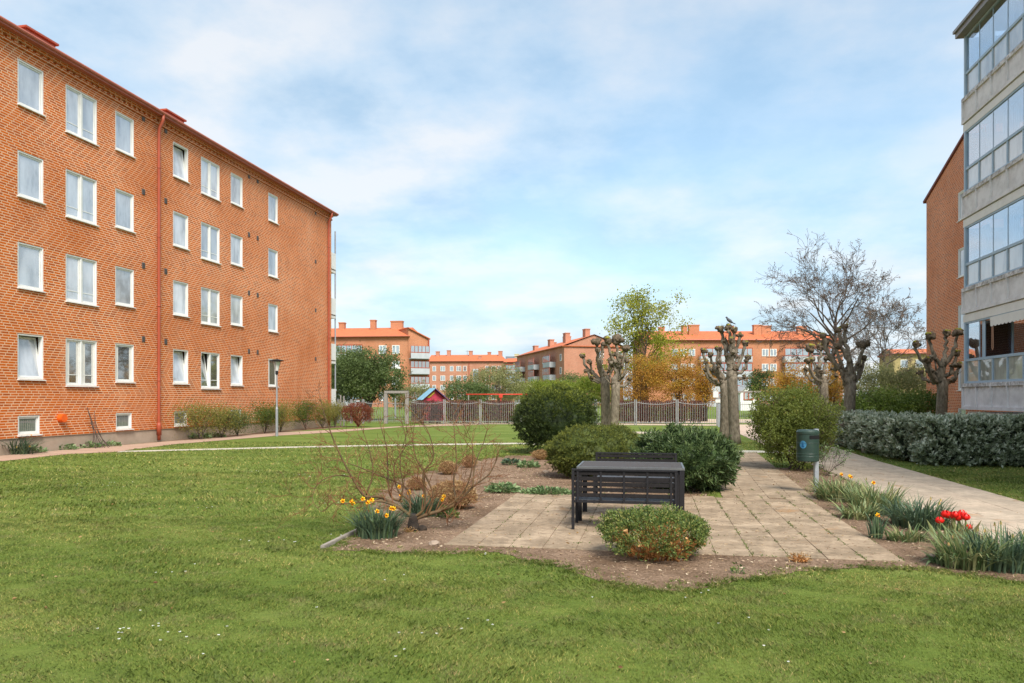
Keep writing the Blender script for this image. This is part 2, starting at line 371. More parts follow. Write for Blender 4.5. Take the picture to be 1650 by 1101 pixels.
def blade_mat():
    m, N, L, B = nt('grass_blade')
    a = N.new('ShaderNodeAttribute'); a.attribute_name = 'rnd'
    g = N.new('ShaderNodeNewGeometry'); mp = N.new('ShaderNodeMapping'); mp.inputs['Scale'].default_value = (.6, 1.5, 1); L.new(g.outputs['Position'], mp.inputs[0])
    big = noise_n(N, L, .55, 5, .62, mp.outputs[0])
    c1 = ramp(N, L, big, [(.34, (.108, .158, .026)), (.5, (.162, .215, .040)), (.62, (.26, .285, .072))])
    c2 = ramp(N, L, a.outputs['Fac'], [(0, (.55, .62, .5)), (.6, (1, 1, 1)), (.88, (1.25, 1.15, 1.1)), (.96, (2.2, 1.5, 2.0)), (1, (2.6, 1.7, 2.6))])
    n3 = noise_n(N, L, 3.2, 5, .65, g.outputs['Position']); c1 = mixc(N, L, ramp(N, L, n3, [(.5, (0, 0, 0)), (.68, (.75, .75, .75))]), c1, (.26, .24, .10)); n4 = noise_n(N, L, 1.7, 3, .6, g.outputs['Position']); c1 = mixc(N, L, ramp(N, L, n4, [(.55, (0, 0, 0)), (.64, (.55, .55, .55))]), c1, (.085, .13, .026))
    c = mixc(N, L, 1.0, c1, c2, 'MULTIPLY')
    L.new(c, B.inputs['Base Color']); B.inputs['Roughness'].default_value = .55; B.inputs['Specular IOR Level'].default_value = .25
    t = N.new('ShaderNodeBsdfTranslucent'); L.new(c, t.inputs[0])
    x = N.new('ShaderNodeMixShader'); x.inputs[0].default_value = .25
    L.new(B.outputs[0], x.inputs[1]); L.new(t.outputs[0], x.inputs[2]); L.new(x.outputs[0], N['Material Output'].inputs[0]); return m
bladem = blade_mat()
def soil_mat():
    m, N, L, B = nt('garden_soil'); co = objco(N, L)
    f = noise_n(N, L, 1.6, 6, .65, co); g = noise_n(N, L, 30, 6, .75, co)
    c = ramp(N, L, f, [(.38, (.21, .135, .085)), (.6, (.36, .245, .165))])
    c = mixc(N, L, .7, c, ramp(N, L, g, [(.36, (.25, .23, .21)), (.58, (1, 1, 1))]), 'MULTIPLY')
    L.new(c, B.inputs['Base Color']); B.inputs['Roughness'].default_value = .95; B.inputs['Specular IOR Level'].default_value = .1
    bumpn(N, L, B, g, 1, .03); return m
soilm = soil_mat()
def slab_mat(name, c1, c2, st):
    m, N, L, B = nt(name); co = objco(N, L)
    a = N.new('ShaderNodeAttribute'); a.attribute_name = 'rnd'
    f = noise_n(N, L, 2.2, 6, .7, co); g = noise_n(N, L, 60, 4, .7, co)
    c = ramp(N, L, a.outputs['Fac'], [(0, c1), (1, c2)])
    c = mixc(N, L, ramp(N, L, f, [(.40, (0, 0, 0)), (.6, (.85, .85, .85))]), c, st)
    fd = noise_n(N, L, 9, 5, .75, co); c = mixc(N, L, ramp(N, L, fd, [(.5, (0, 0, 0)), (.66, (.6, .6, .6))]), c, tuple(v * .7 for v in st))
    fp = noise_n(N, L, 5, 5, .7, co); c = mixc(N, L, ramp(N, L, fp, [(.6, (0, 0, 0)), (.7, (.5, .5, .5))]), c, tuple(min(1, v * 1.25) for v in c2))
    f3 = noise_n(N, L, 1.3, 4, .6, objco(N, L, (1, 1, 3)))
    c = mixc(N, L, ramp(N, L, f3, [(.62, (0, 0, 0)), (.72, (.5, .5, .5))]), c, (.38, .17, .04))
    c = mixc(N, L, .4, c, ramp(N, L, g, [(.3, (.6, .6, .6)), (.6, (1, 1, 1))]), 'MULTIPLY')
    L.new(c, B.inputs['Base Color']); B.inputs['Roughness'].default_value = .9; B.inputs['Specular IOR Level'].default_value = .15
    bumpn(N, L, B, g, .35, .01); return m
slabm = slab_mat('patio_slab', (.365, .27, .182), (.465, .352, .243), (.235, .175, .115))
pathm = M('path_paving', (.55, .42, .33), (.46, .34, .26), .9, 2.5, bump=.1)
pinkpath = M('pinkish_path', (.44, .30, .215), (.36, .24, .17), .9, 1.5, bump=.1)
concpath = M('concrete_strip', (.50, .46, .37), (.46, .42, .34), .9, 2)
sandm = M('play_sand', (.58, .45, .32), (.46, .36, .25), .95, 3, bump=.2)
farlawn = lawnm

# ------------------------------------------------------------------ the ground
def sheet(name, poly, z, m, kind='structure'):
    me = bpy.data.meshes.new(name); me.from_pydata([(x, y, z) for x, y in poly], [], [list(range(len(poly)))]); me.update()
    bm = bmesh.new(); bm.from_mesh(me); bmesh.ops.triangulate(bm, faces=bm.faces); bmesh.ops.recalc_face_normals(bm, faces=bm.faces)
    for f in bm.faces:
        if f.normal.z < 0: f.normal_flip()
    bm.to_mesh(me); bm.free()
    o = link(name, me, None, m); o['kind'] = kind; return o
def wob(poly, amp, step=.25, seed=0):                  # a hand-cut edge
    out = []; n = len(poly)
    for i in range(n):
        a = Vector(poly[i]); b = Vector(poly[(i + 1) % n]); k = max(1, int((b - a).length / step))
        for j in range(k):
            p = a.lerp(b, j / k)
            q = Vector((p.x * 2.2, p.y * 2.2, seed)); f = Vector((p.x * 9, p.y * 9, seed)); u9 = Vector((0, 0, 9))
            out.append((p.x + amp * (noise.noise(q) + .45 * noise.noise(f)), p.y + amp * (noise.noise(q + u9) + .45 * noise.noise(f + u9))))
    return out
def inside(poly, x, y):
    r = np.zeros(len(x), bool); n = len(poly)
    for i in range(n):
        x0, y0 = poly[i]; x1, y1 = poly[(i + 1) % n]
        c = ((y0 > y) != (y1 > y))
        with np.errstate(divide='ignore', invalid='ignore'):
            xi = (x1 - x0) * (y - y0) / (y1 - y0 + 1e-12) + x0
        r ^= c & (x < xi)
    return r
lawn = sheet('lawn', [(-400, -60), (400, -60), (400, 600), (-400, 600)], 0, lawnm)
bed = wob([G(520, 887), G(560, 868), G(590, 853), G(598, 800), G(640, 772), G(745, 745), G(828, 733), G(905, 738), (.9, 13.4), (.95, 12.2), (2.5, 12.2), (2.5, 15.5), (2.75, 17.8), (3.72, 17.8), (3.72, 6.9), (3.6, 6.75), G(1480, 917), G(1310, 918), G(1180, 940), G(1060, 957), G(960, 938), G(890, 912), G(800, 893), G(640, 893)], .12, .06, 3)
sheet('garden_bed', bed, .006, soilm)
PATHR = [(3.72, -4), (5.55, -4), (5.58, 20), (5.9, 30), (6.3, 43.5), (3.9, 43.5), (3.75, 30)]
sheet('paved_path', PATHR, .010, pathm)
strip = [(1.1, 12.1), (2.52, 12.1), (2.6, 16), (2.95, 22.5), (1.7, 22.5), (1.35, 17)]
pathL = [(-16.9, 5), (-15.6, 5), G(0, 744), G(103, 733), G(187, 728.6), G(215, 724.5), G(286, 716), G(442, 703), G(550, 696.2), G(640, 689), (-9.5, 43.2), (-12.6, 43.2), G(550, 692.5), G(442, 697.5), G(260, 712.7), G(100, 726), G(0, 735)]
PL = wob(pathL, .05, .6, 1)
sheet('garden_path', PL, .009, pinkpath)
nar = [G(187, 729.2), G(450, 722.6), G(640, 718.6), G(832, 716), (1.6, 23.6), (3.75, 23.4), (3.75, 22.5), (1.6, 22.7), G(832, 713.8), G(640, 716.6), G(450, 720.4), G(195, 727.0)]
sheet('narrow_path', nar, .005, concpath)
sheet('wall_bed', wob([(-17.65, 5), (-16.95, 5), (-16.95, 30), (-16.3, 39), (-17.65, 39.5)], .1, .5, 5), .005, soilm)
play = wob([(-14, 44), (6, 43.6), (6.4, 46), (-1, 46.5), (-8, 47.5), (-14, 46)], .3, 1, 6)
sheet('sand', play, .006, sandm)
sheet('sand', wob([(-1.5, 49), (14, 49), (15, 56), (2, 58)], .3, 1, 8), .006, sandm)
# paving: every slab a low block with its own height and tint (one surface)
def paving(name, cells, m, gap=.004, th=.03, z=.014):
    co = []; rn = []
    for x0, x1, y0, y1 in cells:
        dz = [random.uniform(-.002, .002) for _ in range(4)]; g = gap * random.uniform(.5, 1.5)
        xs = [(x0 + g, y0 + g), (x1 - g, y0 + g), (x1 - g, y1 - g), (x0 + g, y1 - g)]
        co += [(x, y, z + dz[i]) for i, (x, y) in enumerate(xs)] + [(x, y, z - th) for x, y in xs]; rn.append(random.random())
    o = np_mesh(name, np.array(co), 8, [(0, 1, 2, 3), (0, 4, 5, 1), (1, 5, 6, 2), (2, 6, 7, 3), (3, 7, 4, 0)], m, None, np.array(rn))
    o['kind'] = 'structure'; return o
cells = []; w = .355
cols = np.arange(-2.2, 2.5, w)
for i, x in enumerate(cols):
    y = 7.78 + (.0 if i % 2 else .0); first = True
    while y < 12.2:
        l = w if not first else w * (.55 if i % 2 else 1); first = False
        if x + w * .5 < 2.52: cells.append((x, x + w, y, y + l))
        y += l
for i, x in enumerate(np.arange(1.1, 2.95, w)):
    y = 12.2 + (.0 if i % 2 else .15)
    while y < 22.4:
        cx, cy = x + w / 2 + (y - 12) * .045, y + w / 2
        if inside(strip, np.array([cx]), np.array([cy]))[0]: cells.append((cx - w / 2, cx + w / 2, y, y + w))
        y += w
patio = paving('patio', cells, slabm)
sheet('patio_base', [(-2.2, 7.78), (2.48, 7.78), (2.5, 12.2), (2.9, 22.4), (1.75, 22.4), (1.2, 17), (1.15, 12.2), (-2.2, 12.2)], .0075, soilm)
patio_poly = [(-2.25, 7.7), (2.55, 7.7), (2.55, 12.3), (3.0, 22.5), (1.65, 22.5), (1.1, 17), (1.05, 12.3), (-2.25, 12.3)]
pcells = []
y = -3.5; r = 0
while y < 30:
    xo = 3.76 + max(0, y - 20) * .01
    for i in range(3): pcells.append((xo + i * .6, xo + (i + 1) * .6, y, y + .6))
    y += .6; r += 1
paving('path_slabs', pcells, slab_mat('path_slab', (.49, .385, .29), (.56, .45, .34), (.38, .31, .235)), .004, .02, .019)
# concrete edging of the front left corner of the bed
e = empty('edging_kerb', (0, 0, 0), 0, 'short concrete kerb edging the front left corner of the soil bed', 'kerb')
a = Vector((*G(519, 886), 0)); b = Vector((*G(586, 853), 0)); d = (b - a).normalized(); nn = Vector((-d.y, d.x, 0))
for k in range(2):
    p = a.lerp(b, k * .5 + .004); q = a.lerp(b, k * .5 + .496)
    mb = MB(); vs = [p - nn * .025, q - nn * .025, q + nn * .025, p + nn * .025]
    mb.add([(v.x, v.y, -.05) for v in vs] + [(v.x, v.y, .045) for v in vs], [(0, 3, 2, 1), (4, 5, 6, 7), (0, 1, 5, 4), (1, 2, 6, 5), (2, 3, 7, 6), (3, 0, 4, 7)])
    mb.build('kerb_block', M('old_kerb', (.34, .30, .25), (.24, .21, .17), .95, 12, bump=.2), e, bevel=.006)

# lawn grass: real blades, thinning out with distance (nobody could count them)
def grass_field():
    nog = [bed, patio_poly, PATHR, PL, nar, [(-17.7, 0), (-16.95, 0), (-16.2, 40), (-17.7, 40)]]
    def scatter(Y0, Y1, dens, hgt, wid, marg=1.06):
        hw = 825 / F * marg; PAD = 2.8; area = hw * (Y1 ** 2 - Y0 ** 2) + 2 * PAD * (Y1 - Y0); n = int(area * dens)
        Y = np.sqrt(RNG.uniform(Y0 ** 2, Y1 ** 2, n)); X = RNG.uniform(-1, 1, n) * (hw * Y + PAD)
        x = X * ca - Y * sa; y = X * sa + Y * ca; k = np.ones(n, bool)
        for p in nog: j = np.where(RNG.random(n) < .4, .16, .03) if p is bed else .012; k &= ~inside(p, x + RNG.normal(size=n) * j, y + RNG.normal(size=n) * j)
        k &= (x > -17) & (x < 9.5)
        x, y, Y = x[k], y[k], Y[k]; n = len(x)
        pn = np.sin(x * 2.1 + 1.3 * np.sin(y * 1.7)) * np.sin(y * 2.6 + x * .6) + .6 * np.sin(x * 5.3 + y * 3.1) * np.sin(y * 6.1 - x * 2)
        h = hgt * np.clip(1 + .30 * pn + .25 * np.sin(x * 11 + y * 4) * np.sin(y * 13 - x * 3), .35, 2) * RNG.uniform(.55, 1.25, n); t = RNG.uniform(0, 2 * math.pi, n); w = wid * RNG.uniform(.6, 1.3, n)
        lean = RNG.uniform(.2, 1.6, n) * h; la = RNG.uniform(0, 2 * math.pi, n) * .6 + .8 * np.sin(x * .9 + y * 1.3)
        base = np.stack([x, y, np.where(inside(bed, x, y), .004, -.004)], 1); sd = np.stack([np.cos(t), np.sin(t), np.zeros(n)], 1) * w[:, None] / 2
        ld = np.stack([np.cos(la), np.sin(la), np.zeros(n)], 1)
        mid = base + ld * lean[:, None] * .35 + np.array([0, 0, 1]) * (h * .62)[:, None]
        tip = base + ld * lean[:, None] + np.array([0, 0, 1]) * h[:, None]
        return np.stack([base - sd, base + sd, mid + sd * .8, tip, mid - sd * .8], 1).reshape(-1, 5, 3)
    A_ = np.concatenate([scatter(3.0, 6.5, 11000, .019, .0036), scatter(6.5, 10, 5200, .021, .0055), scatter(10, 16, 1100, .034, .011), scatter(16, 27, 260, .036, .02)], 0)
    # ragged tufts straddling the bed's turf edge
    P0 = np.array(bed); kx = (P0[:, 1] < 7.7) | (P0[:, 0] < -1.6); i0 = np.where(kx)[0]; nt_ = 3600
    c_ = P0[RNG.choice(i0, nt_)] + RNG.normal(size=(nt_, 2)) * np.where(RNG.random(nt_) < .75, .055, .17)[:, None]
    rag = np.sin(c_[:, 0] * 7 + 2 * np.sin(c_[:, 1] * 5)) * np.sin(c_[:, 1] * 8 + c_[:, 0] * 3); c_ = c_[(rag > -.35) & ~inside([(-2.25, 7.76), (2.55, 7.76), (2.55, 12), (-2.25, 12)], c_[:, 0], c_[:, 1]) & (c_[:, 0] < 3.7)]
    K_ = 15; b_ = np.repeat(c_, K_, 0); n_ = len(b_); b_ = b_ + RNG.normal(size=(n_, 2)) * .016; hh = RNG.uniform(.010, .027, n_); th_ = RNG.uniform(0, 6.28, n_); sd_ = np.stack([np.cos(th_), np.sin(th_), np.zeros(n_)], 1) * .0026
    la_ = RNG.uniform(0, 6.28, n_); ln_ = (hh * RNG.uniform(.3, 1.5, n_))[:, None] * np.stack([np.cos(la_), np.sin(la_), np.zeros(n_)], 1); bb = np.concatenate([b_, np.full((n_, 1), .003)], 1); zc = np.array([0, 0, 1.0])
    A_ = np.concatenate([A_, np.stack([bb - sd_, bb + sd_, bb + ln_ * .35 + zc * (hh * .62)[:, None] + sd_ * .8, bb + ln_ + zc * hh[:, None], bb + ln_ * .35 + zc * (hh * .62)[:, None] - sd_ * .8], 1)], 0)
    co = A_.reshape(-1, 3); N = len(A_); me = bpy.data.meshes.new('grass'); me.vertices.add(len(co)); me.vertices.foreach_set('co', co.astype(np.float32).ravel())
    idx = (np.arange(N)[:, None] * 5 + np.arange(5)[None, :]).astype(np.int32); me.loops.add(idx.size); me.loops.foreach_set('vertex_index', idx.ravel())
    me.polygons.add(N); me.polygons.foreach_set('loop_start', (np.arange(N) * 5).astype(np.int32)); me.update(calc_edges=True)
    at = me.attributes.new('rnd', 'FLOAT', 'POINT'); at.data.foreach_set('value', np.repeat(RNG.random(N), 5).astype(np.float32))
    o = link('grass', me, None, bladem); o['kind'] = 'stuff'; o['label'] = 'short mown green grass of the lawn'; o['category'] = 'grass'
grass_field()
# clods and chips on the soil, weeds between slabs, daisies
def scatter_in(polys, no, n, box):
    x = RNG.uniform(box[0], box[1], n); y = RNG.uniform(box[2], box[3], n); k = np.zeros(n, bool)
    for p in polys: k |= inside(p, x, y)
    for p in no: k &= ~inside(p, x, y)
    return x[k], y[k]
x, y = scatter_in([bed], [patio_poly], 26000, (-3.6, 3.8, 6, 17)); n = len(x)
base = np.stack([x, y, np.full(n, .006)], 1); r = (.004 + .024 * RNG.random(n) ** 4)[:, None, None]
T = RNG.normal(size=(n, 4, 3)); T /= np.linalg.norm(T, axis=2, keepdims=True); T[:, :, 2] = np.abs(T[:, :, 2]) * .7
o = np_mesh('soil_crumbs', (base[:, None, :] + T * r).reshape(-1, 3), 4, [(0, 1, 2), (0, 2, 3), (0, 3, 1), (1, 3, 2)], LEAF('clod', [(.14, .09, .055), (.27, .18, .12), (.36, .25, .17), (.6, .48, .33)], .95, 0))
tag(o, 'loose clods and chips lying on the brown garden soil', 'soil crumbs', None, 'stuff')
x, y = scatter_in([bed], [], 12000, (-3.6, 3.8, 6, 17)); n = len(x)
o = leaves('leaf_litter', np.stack([x, y, np.full(n, .015)], 1), RNG.normal(size=(n, 3)) * [1, 1, .12], .028, .006, LEAF('litter', [(.16, .09, .05), (.40, .27, .15), (.62, .5, .34)], .9, .1), jl=.7)
tag(o, 'fine dry litter and straw on the garden soil', 'litter', None, 'stuff')
pts = []
for i in range(1, len(cols)):
    if i < 4: dens = .25
    elif i > 8: dens = .9
    else: dens = .45
    for k in range(int(300 * dens)):
        yy = random.uniform(7.8, 13.5); 
        if noise.noise(Vector((cols[i] * 3, yy * 2.2, 1))) > -.05: pts.append((cols[i] + random.gauss(0, .008), yy, .012))
for k in range(900):
    yy = 7.78 + w * random.randint(0, 12); xx = random.uniform(-2.2, 2.5)
    if noise.noise(Vector((xx * 2.5, yy * 3, 4))) > .22: pts.append((xx, yy + random.gauss(0, .01), .012))
x, y = scatter_in([bed], [patio_poly], 5000, (-3.6, 3.8, 6, 17))
k = np.array([noise.noise(Vector((a * 1.7, b * 1.7, 8))) > .25 for a, b in zip(x, y)]); x, y = x[k], y[k]
pts += [(a, b, .006) for a, b in zip(x, y)]
pts = np.repeat(np.array(pts), 2, 0); pts[:, :2] += RNG.normal(size=(len(pts), 2)) * .006
o = leaves('weeds', pts, RNG.normal(size=(len(pts), 3)) * [1, 1, .3] + [0, 0, .7], .020, .009, LEAF('weed_leaf', [(.07, .11, .025), (.13, .18, .04), (.21, .24, .07)], .6, .3))
tag(o, 'small green weeds sprouting in the slab joints and soil', 'weeds', None, 'stuff')
pd = []
for c in range(46):
    Y = random.uniform(4.6, 16) if c % 3 else random.uniform(4.6, 9); X = random.uniform(-.6, .45) * Y; cx, cy = world(X, Y)
    for k in range(random.randint(1, 5)): pd.append((cx + random.gauss(0, .12), cy + random.gauss(0, .12), .030))
pd = np.array(pd); kk = ~(inside(bed, pd[:, 0], pd[:, 1]) | inside(patio_poly, pd[:, 0], pd[:, 1]) | inside(PATHR, pd[:, 0], pd[:, 1])); pd = pd[kk]
pd = np.repeat(pd, 6, 0); ang = np.tile(np.arange(6) * math.pi / 3, len(pd) // 6)
o = leaves('daisies', pd, np.stack([np.cos(ang), np.sin(ang), np.full(len(ang), .35)], 1), .010, .007, LEAF('daisy_white', [(.7, .7, .66), (.8, .8, .78)], .6, .2), jl=.2)
tag(o, 'tiny white daisies and petals dotted over the lawn', 'daisies', None, 'stuff')
# fallen dry leaves
x, y = scatter_in([[(-9, 3), (6, 3), (6, 18), (-9, 18)]], [], 330, (-9, 6, 4, 18)); n = len(x)
o = leaves('fallen_leaves', np.stack([x, y, np.full(n, .03)], 1), RNG.normal(size=(n, 3)) * [1, 1, .15], .035, .018, L_dry)
tag(o, 'dry brown leaves and twigs fallen on lawn and paving', 'fallen leaves', None, 'stuff')

# ------------------------------------------------------------------ left brick building
# local axes: x runs along the facade (world +y), y into the wall, z up
LB = empty('brick_building', (XL, 0, 0), math.pi / 2, 'long four-storey orange brick block with white windows along the left side of the lawn', 'building')
def openwall(mb, u0, u1, z0, z1, opens, depth=.16, v=0):
    us = sorted(set([u0, u1] + [o[0] for o in opens] + [o[0] + o[2] for o in opens])); zs = sorted(set([z0, z1] + [o[1] for o in opens] + [o[1] + o[3] for o in opens]))
    for i in range(len(us) - 1):
        for j in range(len(zs) - 1):
            cu, cz = (us[i] + us[i + 1]) / 2, (zs[j] + zs[j + 1]) / 2
            if any(o[0] < cu < o[0] + o[2] and o[1] < cz < o[1] + o[3] for o in opens): continue
            mb.add([(us[i], v, zs[j]), (us[i + 1], v, zs[j]), (us[i + 1], v, zs[j + 1]), (us[i], v, zs[j + 1])], [(0, 1, 2, 3)])
    for u, z, ww, hh in [o[:4] for o in opens]:
        a, b, c, d = (u, z), (u + ww, z), (u + ww, z + hh), (u, z + hh)
        for p, q in ((a, b), (b, c), (c, d), (d, a)):
            mb.add([(p[0], v, p[1]), (q[0], v, q[1]), (q[0], v + depth, q[1]), (p[0], v + depth, p[1])], [(0, 1, 2, 3)])
def flipfix(o):  # recalc can flip open sheets; Cycles is two sided so nothing to do
    return o
def rectframe(mb, x0, x1, z0, z1, t, y0, y1):
    mb.box(x0, x0 + t, y0, y1, z0, z1); mb.box(x1 - t, x1, y0, y1, z0, z1)
    mb.box(x0 + t, x1 - t, y0, y1, z0, z0 + t); mb.box(x0 + t, x1 - t, y0, y1, z1 - t, z1)
def make_window(parent, w, h, kind, glass, tilt=False):
    f = MB(); rectframe(f, 0.002, w - .002, .002, h - .002, .045, .012, .155)
    if kind == 'double':
        f.box(w / 2 - .035, w / 2 + .035, .02, .14, .045, h - .045)
    fr = f.build('window', white, parent, bevel=.004)
    leafs = [(.045, w - .045)] if kind != 'double' else [(.045, w / 2 - .035), (w / 2 + .035, w - .045)]
    for n, (a, b) in enumerate(leafs):
        s = MB(); rectframe(s, a + .003, b - .003, .048, h - .048, .05, .045, .10)
        if kind == 'double': s.box(a + .05, b - .05, .055, .09, .33, .355)
        tl = tilt and n == 0
        so = s.build('sash', white, fr, bevel=.003)
        p = MB(); p.box(a + .045, b - .045, .066, .074, .09, h - .09); po = p.build('pane', darkg if (tilt and kind == 'double') else glass, fr)
        if glass is darkg and not tilt:
            cu = MB(); ww = (b - a)
            for q in range(4): cu.box(a + .055 + q * .028, a + .055 + q * .028 + .024, .060, .0645, .10, h - .1); cu.box(b - .075 - q * .02, b - .075 - q * .02 + .017, .060, .0645, .10, h - .1)
            cu.build('curtain', cream, fr)
        if tl:
            ang = math.radians(9); Mx = Matrix.Translation((0, .07, .05)) @ Matrix.Rotation(-ang, 4, 'X') @ Matrix.Translation((0, -.07, -.05))
            for q in (so, po): q.data.transform(Mx)
            bk = MB(); bk.box(a - .04, b + .04, .30, .31, 0, h); bk.build('dark_backing', blackm, fr)  # black sheet; the dark of the room is put into its colour
    s = MB(); s.prism([(-.02, -.035), (w + .03, -.035), (w + .03, -.005), (-.02, -.005)], -.06, .012); s.build('sill', white, fr, bevel=.003)
    return fr
cells_w = [(28.5, 71, 's'), (106, 157, 'd'), (186, 216.5, 's'), (279, 304, 's'), (324, 354.5, 'd'), (372, 391.5, 's'), (432.5, 448, 's')]
wcols = [(tL(a), tL(b), k) for a, b, k in cells_w]
w0 = wcols[0][1] - wcols[0][0]
wcols += [(11.6, 13.0, 'd'), (9.0, 10.0, 's')]
opens = []; wins = []
for ci, (u0, u1, k) in enumerate(wcols):
    for fl in range(4):
        top = 3.43 + 2.6 * fl; hh = 1.46 if k == 'd' else 1.30
        o = (u0, top - hh, u1 - u0, hh); opens.append(o); wins.append((ci, fl, k, o))
bas = []
for a, b in ((29, 65), (187, 213), (281, 302), (372, 389)):
    o = (tL(a), .53, tL(b) - tL(a), .56); opens.append(o); bas.append(o)
UE = tL(534)
mb = MB(); openwall(mb, 4, UE, .45, 11.78, opens)
mb.add([(UE, 0, .45), (UE, 11, .45), (UE, 11, 11.78), (UE, 5.5, 14.8), (UE, 0, 11.78)], [(0, 1, 2, 3, 4)])
mb.add([(4, 0, .45), (4, 11, .45), (4, 11, 11.78), (4, 5.5, 14.8), (4, 0, 11.78)], [(0, 1, 2, 3, 4)])
mb.add([(4, 11, .45), (UE, 11, .45), (UE, 11, 11.78), (4, 11, 11.78)], [(0, 1, 2, 3)])
mb.build('wall', brickL, LB)
MB().box(4.02, UE - .02, .03, 10.97, 0, .45).build('plinth', plinthm, LB)
mb = MB(); mb.box(4, UE + .03, -.055, 0.0, 11.52, 11.60); mb.box(4, UE + .03, -.10, 0.0, 11.70, 11.78)
u = 4.0
while u < UE: mb.box(u, u + .125, -.05, 0.0, 11.60, 11.70); u += .25
mb.build('cornice', brickL, LB)
mb = MB(); mb.prism([(4, 11.78), (UE + .15, 11.78), (UE + .15, 11.86), (4, 11.86)], -.30, 0.0)
mb.tube([(4, -.30, 11.89), (UE + .2, -.30, 11.89)], .062, 10); mb.build('gutter', eavered, LB, smooth=False)
mb = MB(); mb.add([(4, -.25, 11.93), (UE + .2, -.25, 11.93), (UE + .2, 5.5, 15.0), (4, 5.5, 15.0), (UE + .2, 11.25, 11.93), (4, 11.25, 11.93), (4, -.25, 11.86), (UE + .2, -.25, 11.86)], [(0, 1, 2, 3), (3, 2, 4, 5), (0, 6, 7, 1)])
roofL = mb.build('roof', tile, LB)
for a, zt in ((83, 1.0), (296, 1.0)):
    u = tL(a); mb = MB(); mb.box(u - .55, u + .55, .35, 1.3, 11.9, 12.42); mb.box(u - .62, u + .62, .28, 1.36, 12.42, 12.49)
    mb.build('roof_hatch', redmetal, roofL, bevel=.01)
for a in (252, 527):
    u = tL(a); mb = MB(); mb.tube([(u, -.28, 11.85), (u, -.27, 11.62), (u, -.12, 11.35), (u, -.11, 10.9), (u, -.11, .42), (u, -.11, .06)], [.06, .06, .055, .055, .055, .06], 12)
    for z in (2.2, 4.9, 7.4, 9.9): mb.tube([(u, -.11, z), (u, -.11, z + .05)], .068, 12)
    mb.lathe([(.085, 0), (.085, .35), (.06, .45)], 12, (u, -.11, .25)); mb.build('downpipe', redmetal, LB, smooth=True)
pr = {}
TILT = {(3, 3), (0, 0), (3, 0), (4, 0), (5, 0)}
for ci, fl, k, o in wins:
    g = blindg
    if fl == 0 and ci in (1, 2, 6): g = darkg
    elif (ci, fl) in TILT or ci in (3, 5): g = blindw
    key = (ci if ci < 7 else ci, k, g.name, (ci, fl) in TILT)
    if key not in pr: pr[key] = make_window(LB, o[2], o[3], 'double' if k == 'd' else 'single', g, (ci, fl) in TILT); x = pr[key]
    else: x = copy_tree(pr[key], LB)
    x.location = (o[0], 0, o[1])
# rooms behind the dark panes: pale curtains
for i, o in enumerate(bas):
    x = make_window(LB, o[2], o[3], 'single', grilleg); x.name = 'basement_window'; x.location = (o[0], 0, o[1])
    g = MB()
    for k in range(1, 9): g.box(.09, o[2] - .09, .058, .064, .09 + k * .042, .094 + k * .042)
    for k in range(1, 8): g.box(.09 + k * (o[2] - .18) / 8, .094 + k * (o[2] - .18) / 8, .052, .058, .09, o[3] - .09)
    g.build('grille', greywood, x)
ventm = M('vent_metal', (.13, .11, .10), None, .6)
v0 = None
for a in (231, 267, 401, 415, 508.5):
    for fl in range(4):
        if v0 is None:
            q = MB(); q.box(-.075, .075, -.02, 0, -.10, .10)
            for k in range(5): q.box(-.06, .06, -.03, -.02, -.08 + k * .036, -.065 + k * .036)
            v0 = q.build('air_vent', ventm, LB); v = v0
        else: v = copy_tree(v0, LB)
        v.location = (tL(a), 0, 3.67 + 2.6 * fl)
q = MB(); q.tube([(tL(97), 0, .98), (tL(97), -.16, .98)], .13, 20); q.build('siren_cover', M('signal_orange', (.8, .12, .01), None, .5), LB, bevel=.01)
# gable balconies seen edge on
for fl in range(4):
    q = MB(); z = .95 + 2.6 * fl; q.box(UE + .02, UE + 1.15, .25, 4.2, z, z + .14)
    bo = q.build('balcony', cream, LB)
    q = MB(); q.box(UE + 1.10, UE + 1.15, .25, 4.2, z + .14, z + 1.15); q.box(UE + .05, UE + 1.12, .22, .25, z + .2, z + 1.12); q.build('balcony_front', white, bo)
for y in (.3, 4.1):
    q = MB(); q.tube([(UE + 1.2, y, 0), (UE + 1.2, y, 11.2)], .045, 8); q.build('balcony_post', steel, LB)

# ------------------------------------------------------------------ right apartment block (local x = -world y, local y = +world x)
RB = empty('apartment_building', (XR, 0, 0), -math.pi / 2, 'tall brick block with stacked glazed grey balconies at the right edge', 'building')
parapetm, N, L, B = nt('stained_parapet'); uv_ = N.new('ShaderNodeTexCoord').outputs['UV']; sp_ = N.new('ShaderNodeSeparateXYZ'); L.new(uv_, sp_.inputs[0])
def mt_(op, a_, b_):
    q = N.new('ShaderNodeMath'); q.operation = op
    for i, v in enumerate((a_, b_)):
        if isinstance(v, (int, float)): q.inputs[i].default_value = v
        else: L.new(v, q.inputs[i])
    return q.outputs[0]
fr_ = mt_('FRACT', mt_('DIVIDE', mt_('ADD', sp_.outputs[1], .7005), 2.7), 0); band = ramp(N, L, fr_, [(.90, (0, 0, 0)), (.992, (1, 1, 1))])
gr = noise_n(N, L, 7, 6, .7, uv_); st_ = mt_('MULTIPLY', band, ramp(N, L, gr, [(.42, (0, 0, 0)), (.6, (1, 1, 1))])); g2 = noise_n(N, L, 2.2, 6, .65, uv_)
c_ = ramp(N, L, g2, [(.35, (.56, .54, .525)), (.6, (.74, .72, .71))]); L.new(mixc(N, L, mt_('MULTIPLY', st_, .8), c_, (.14, .12, .10)), B.inputs['Base Color']); B.inputs['Roughness'].default_value = .9
UT = -tR(1549)            # far end of the balconies (local)
UN = -8.0                 # near end, out of frame
dv = 1.7
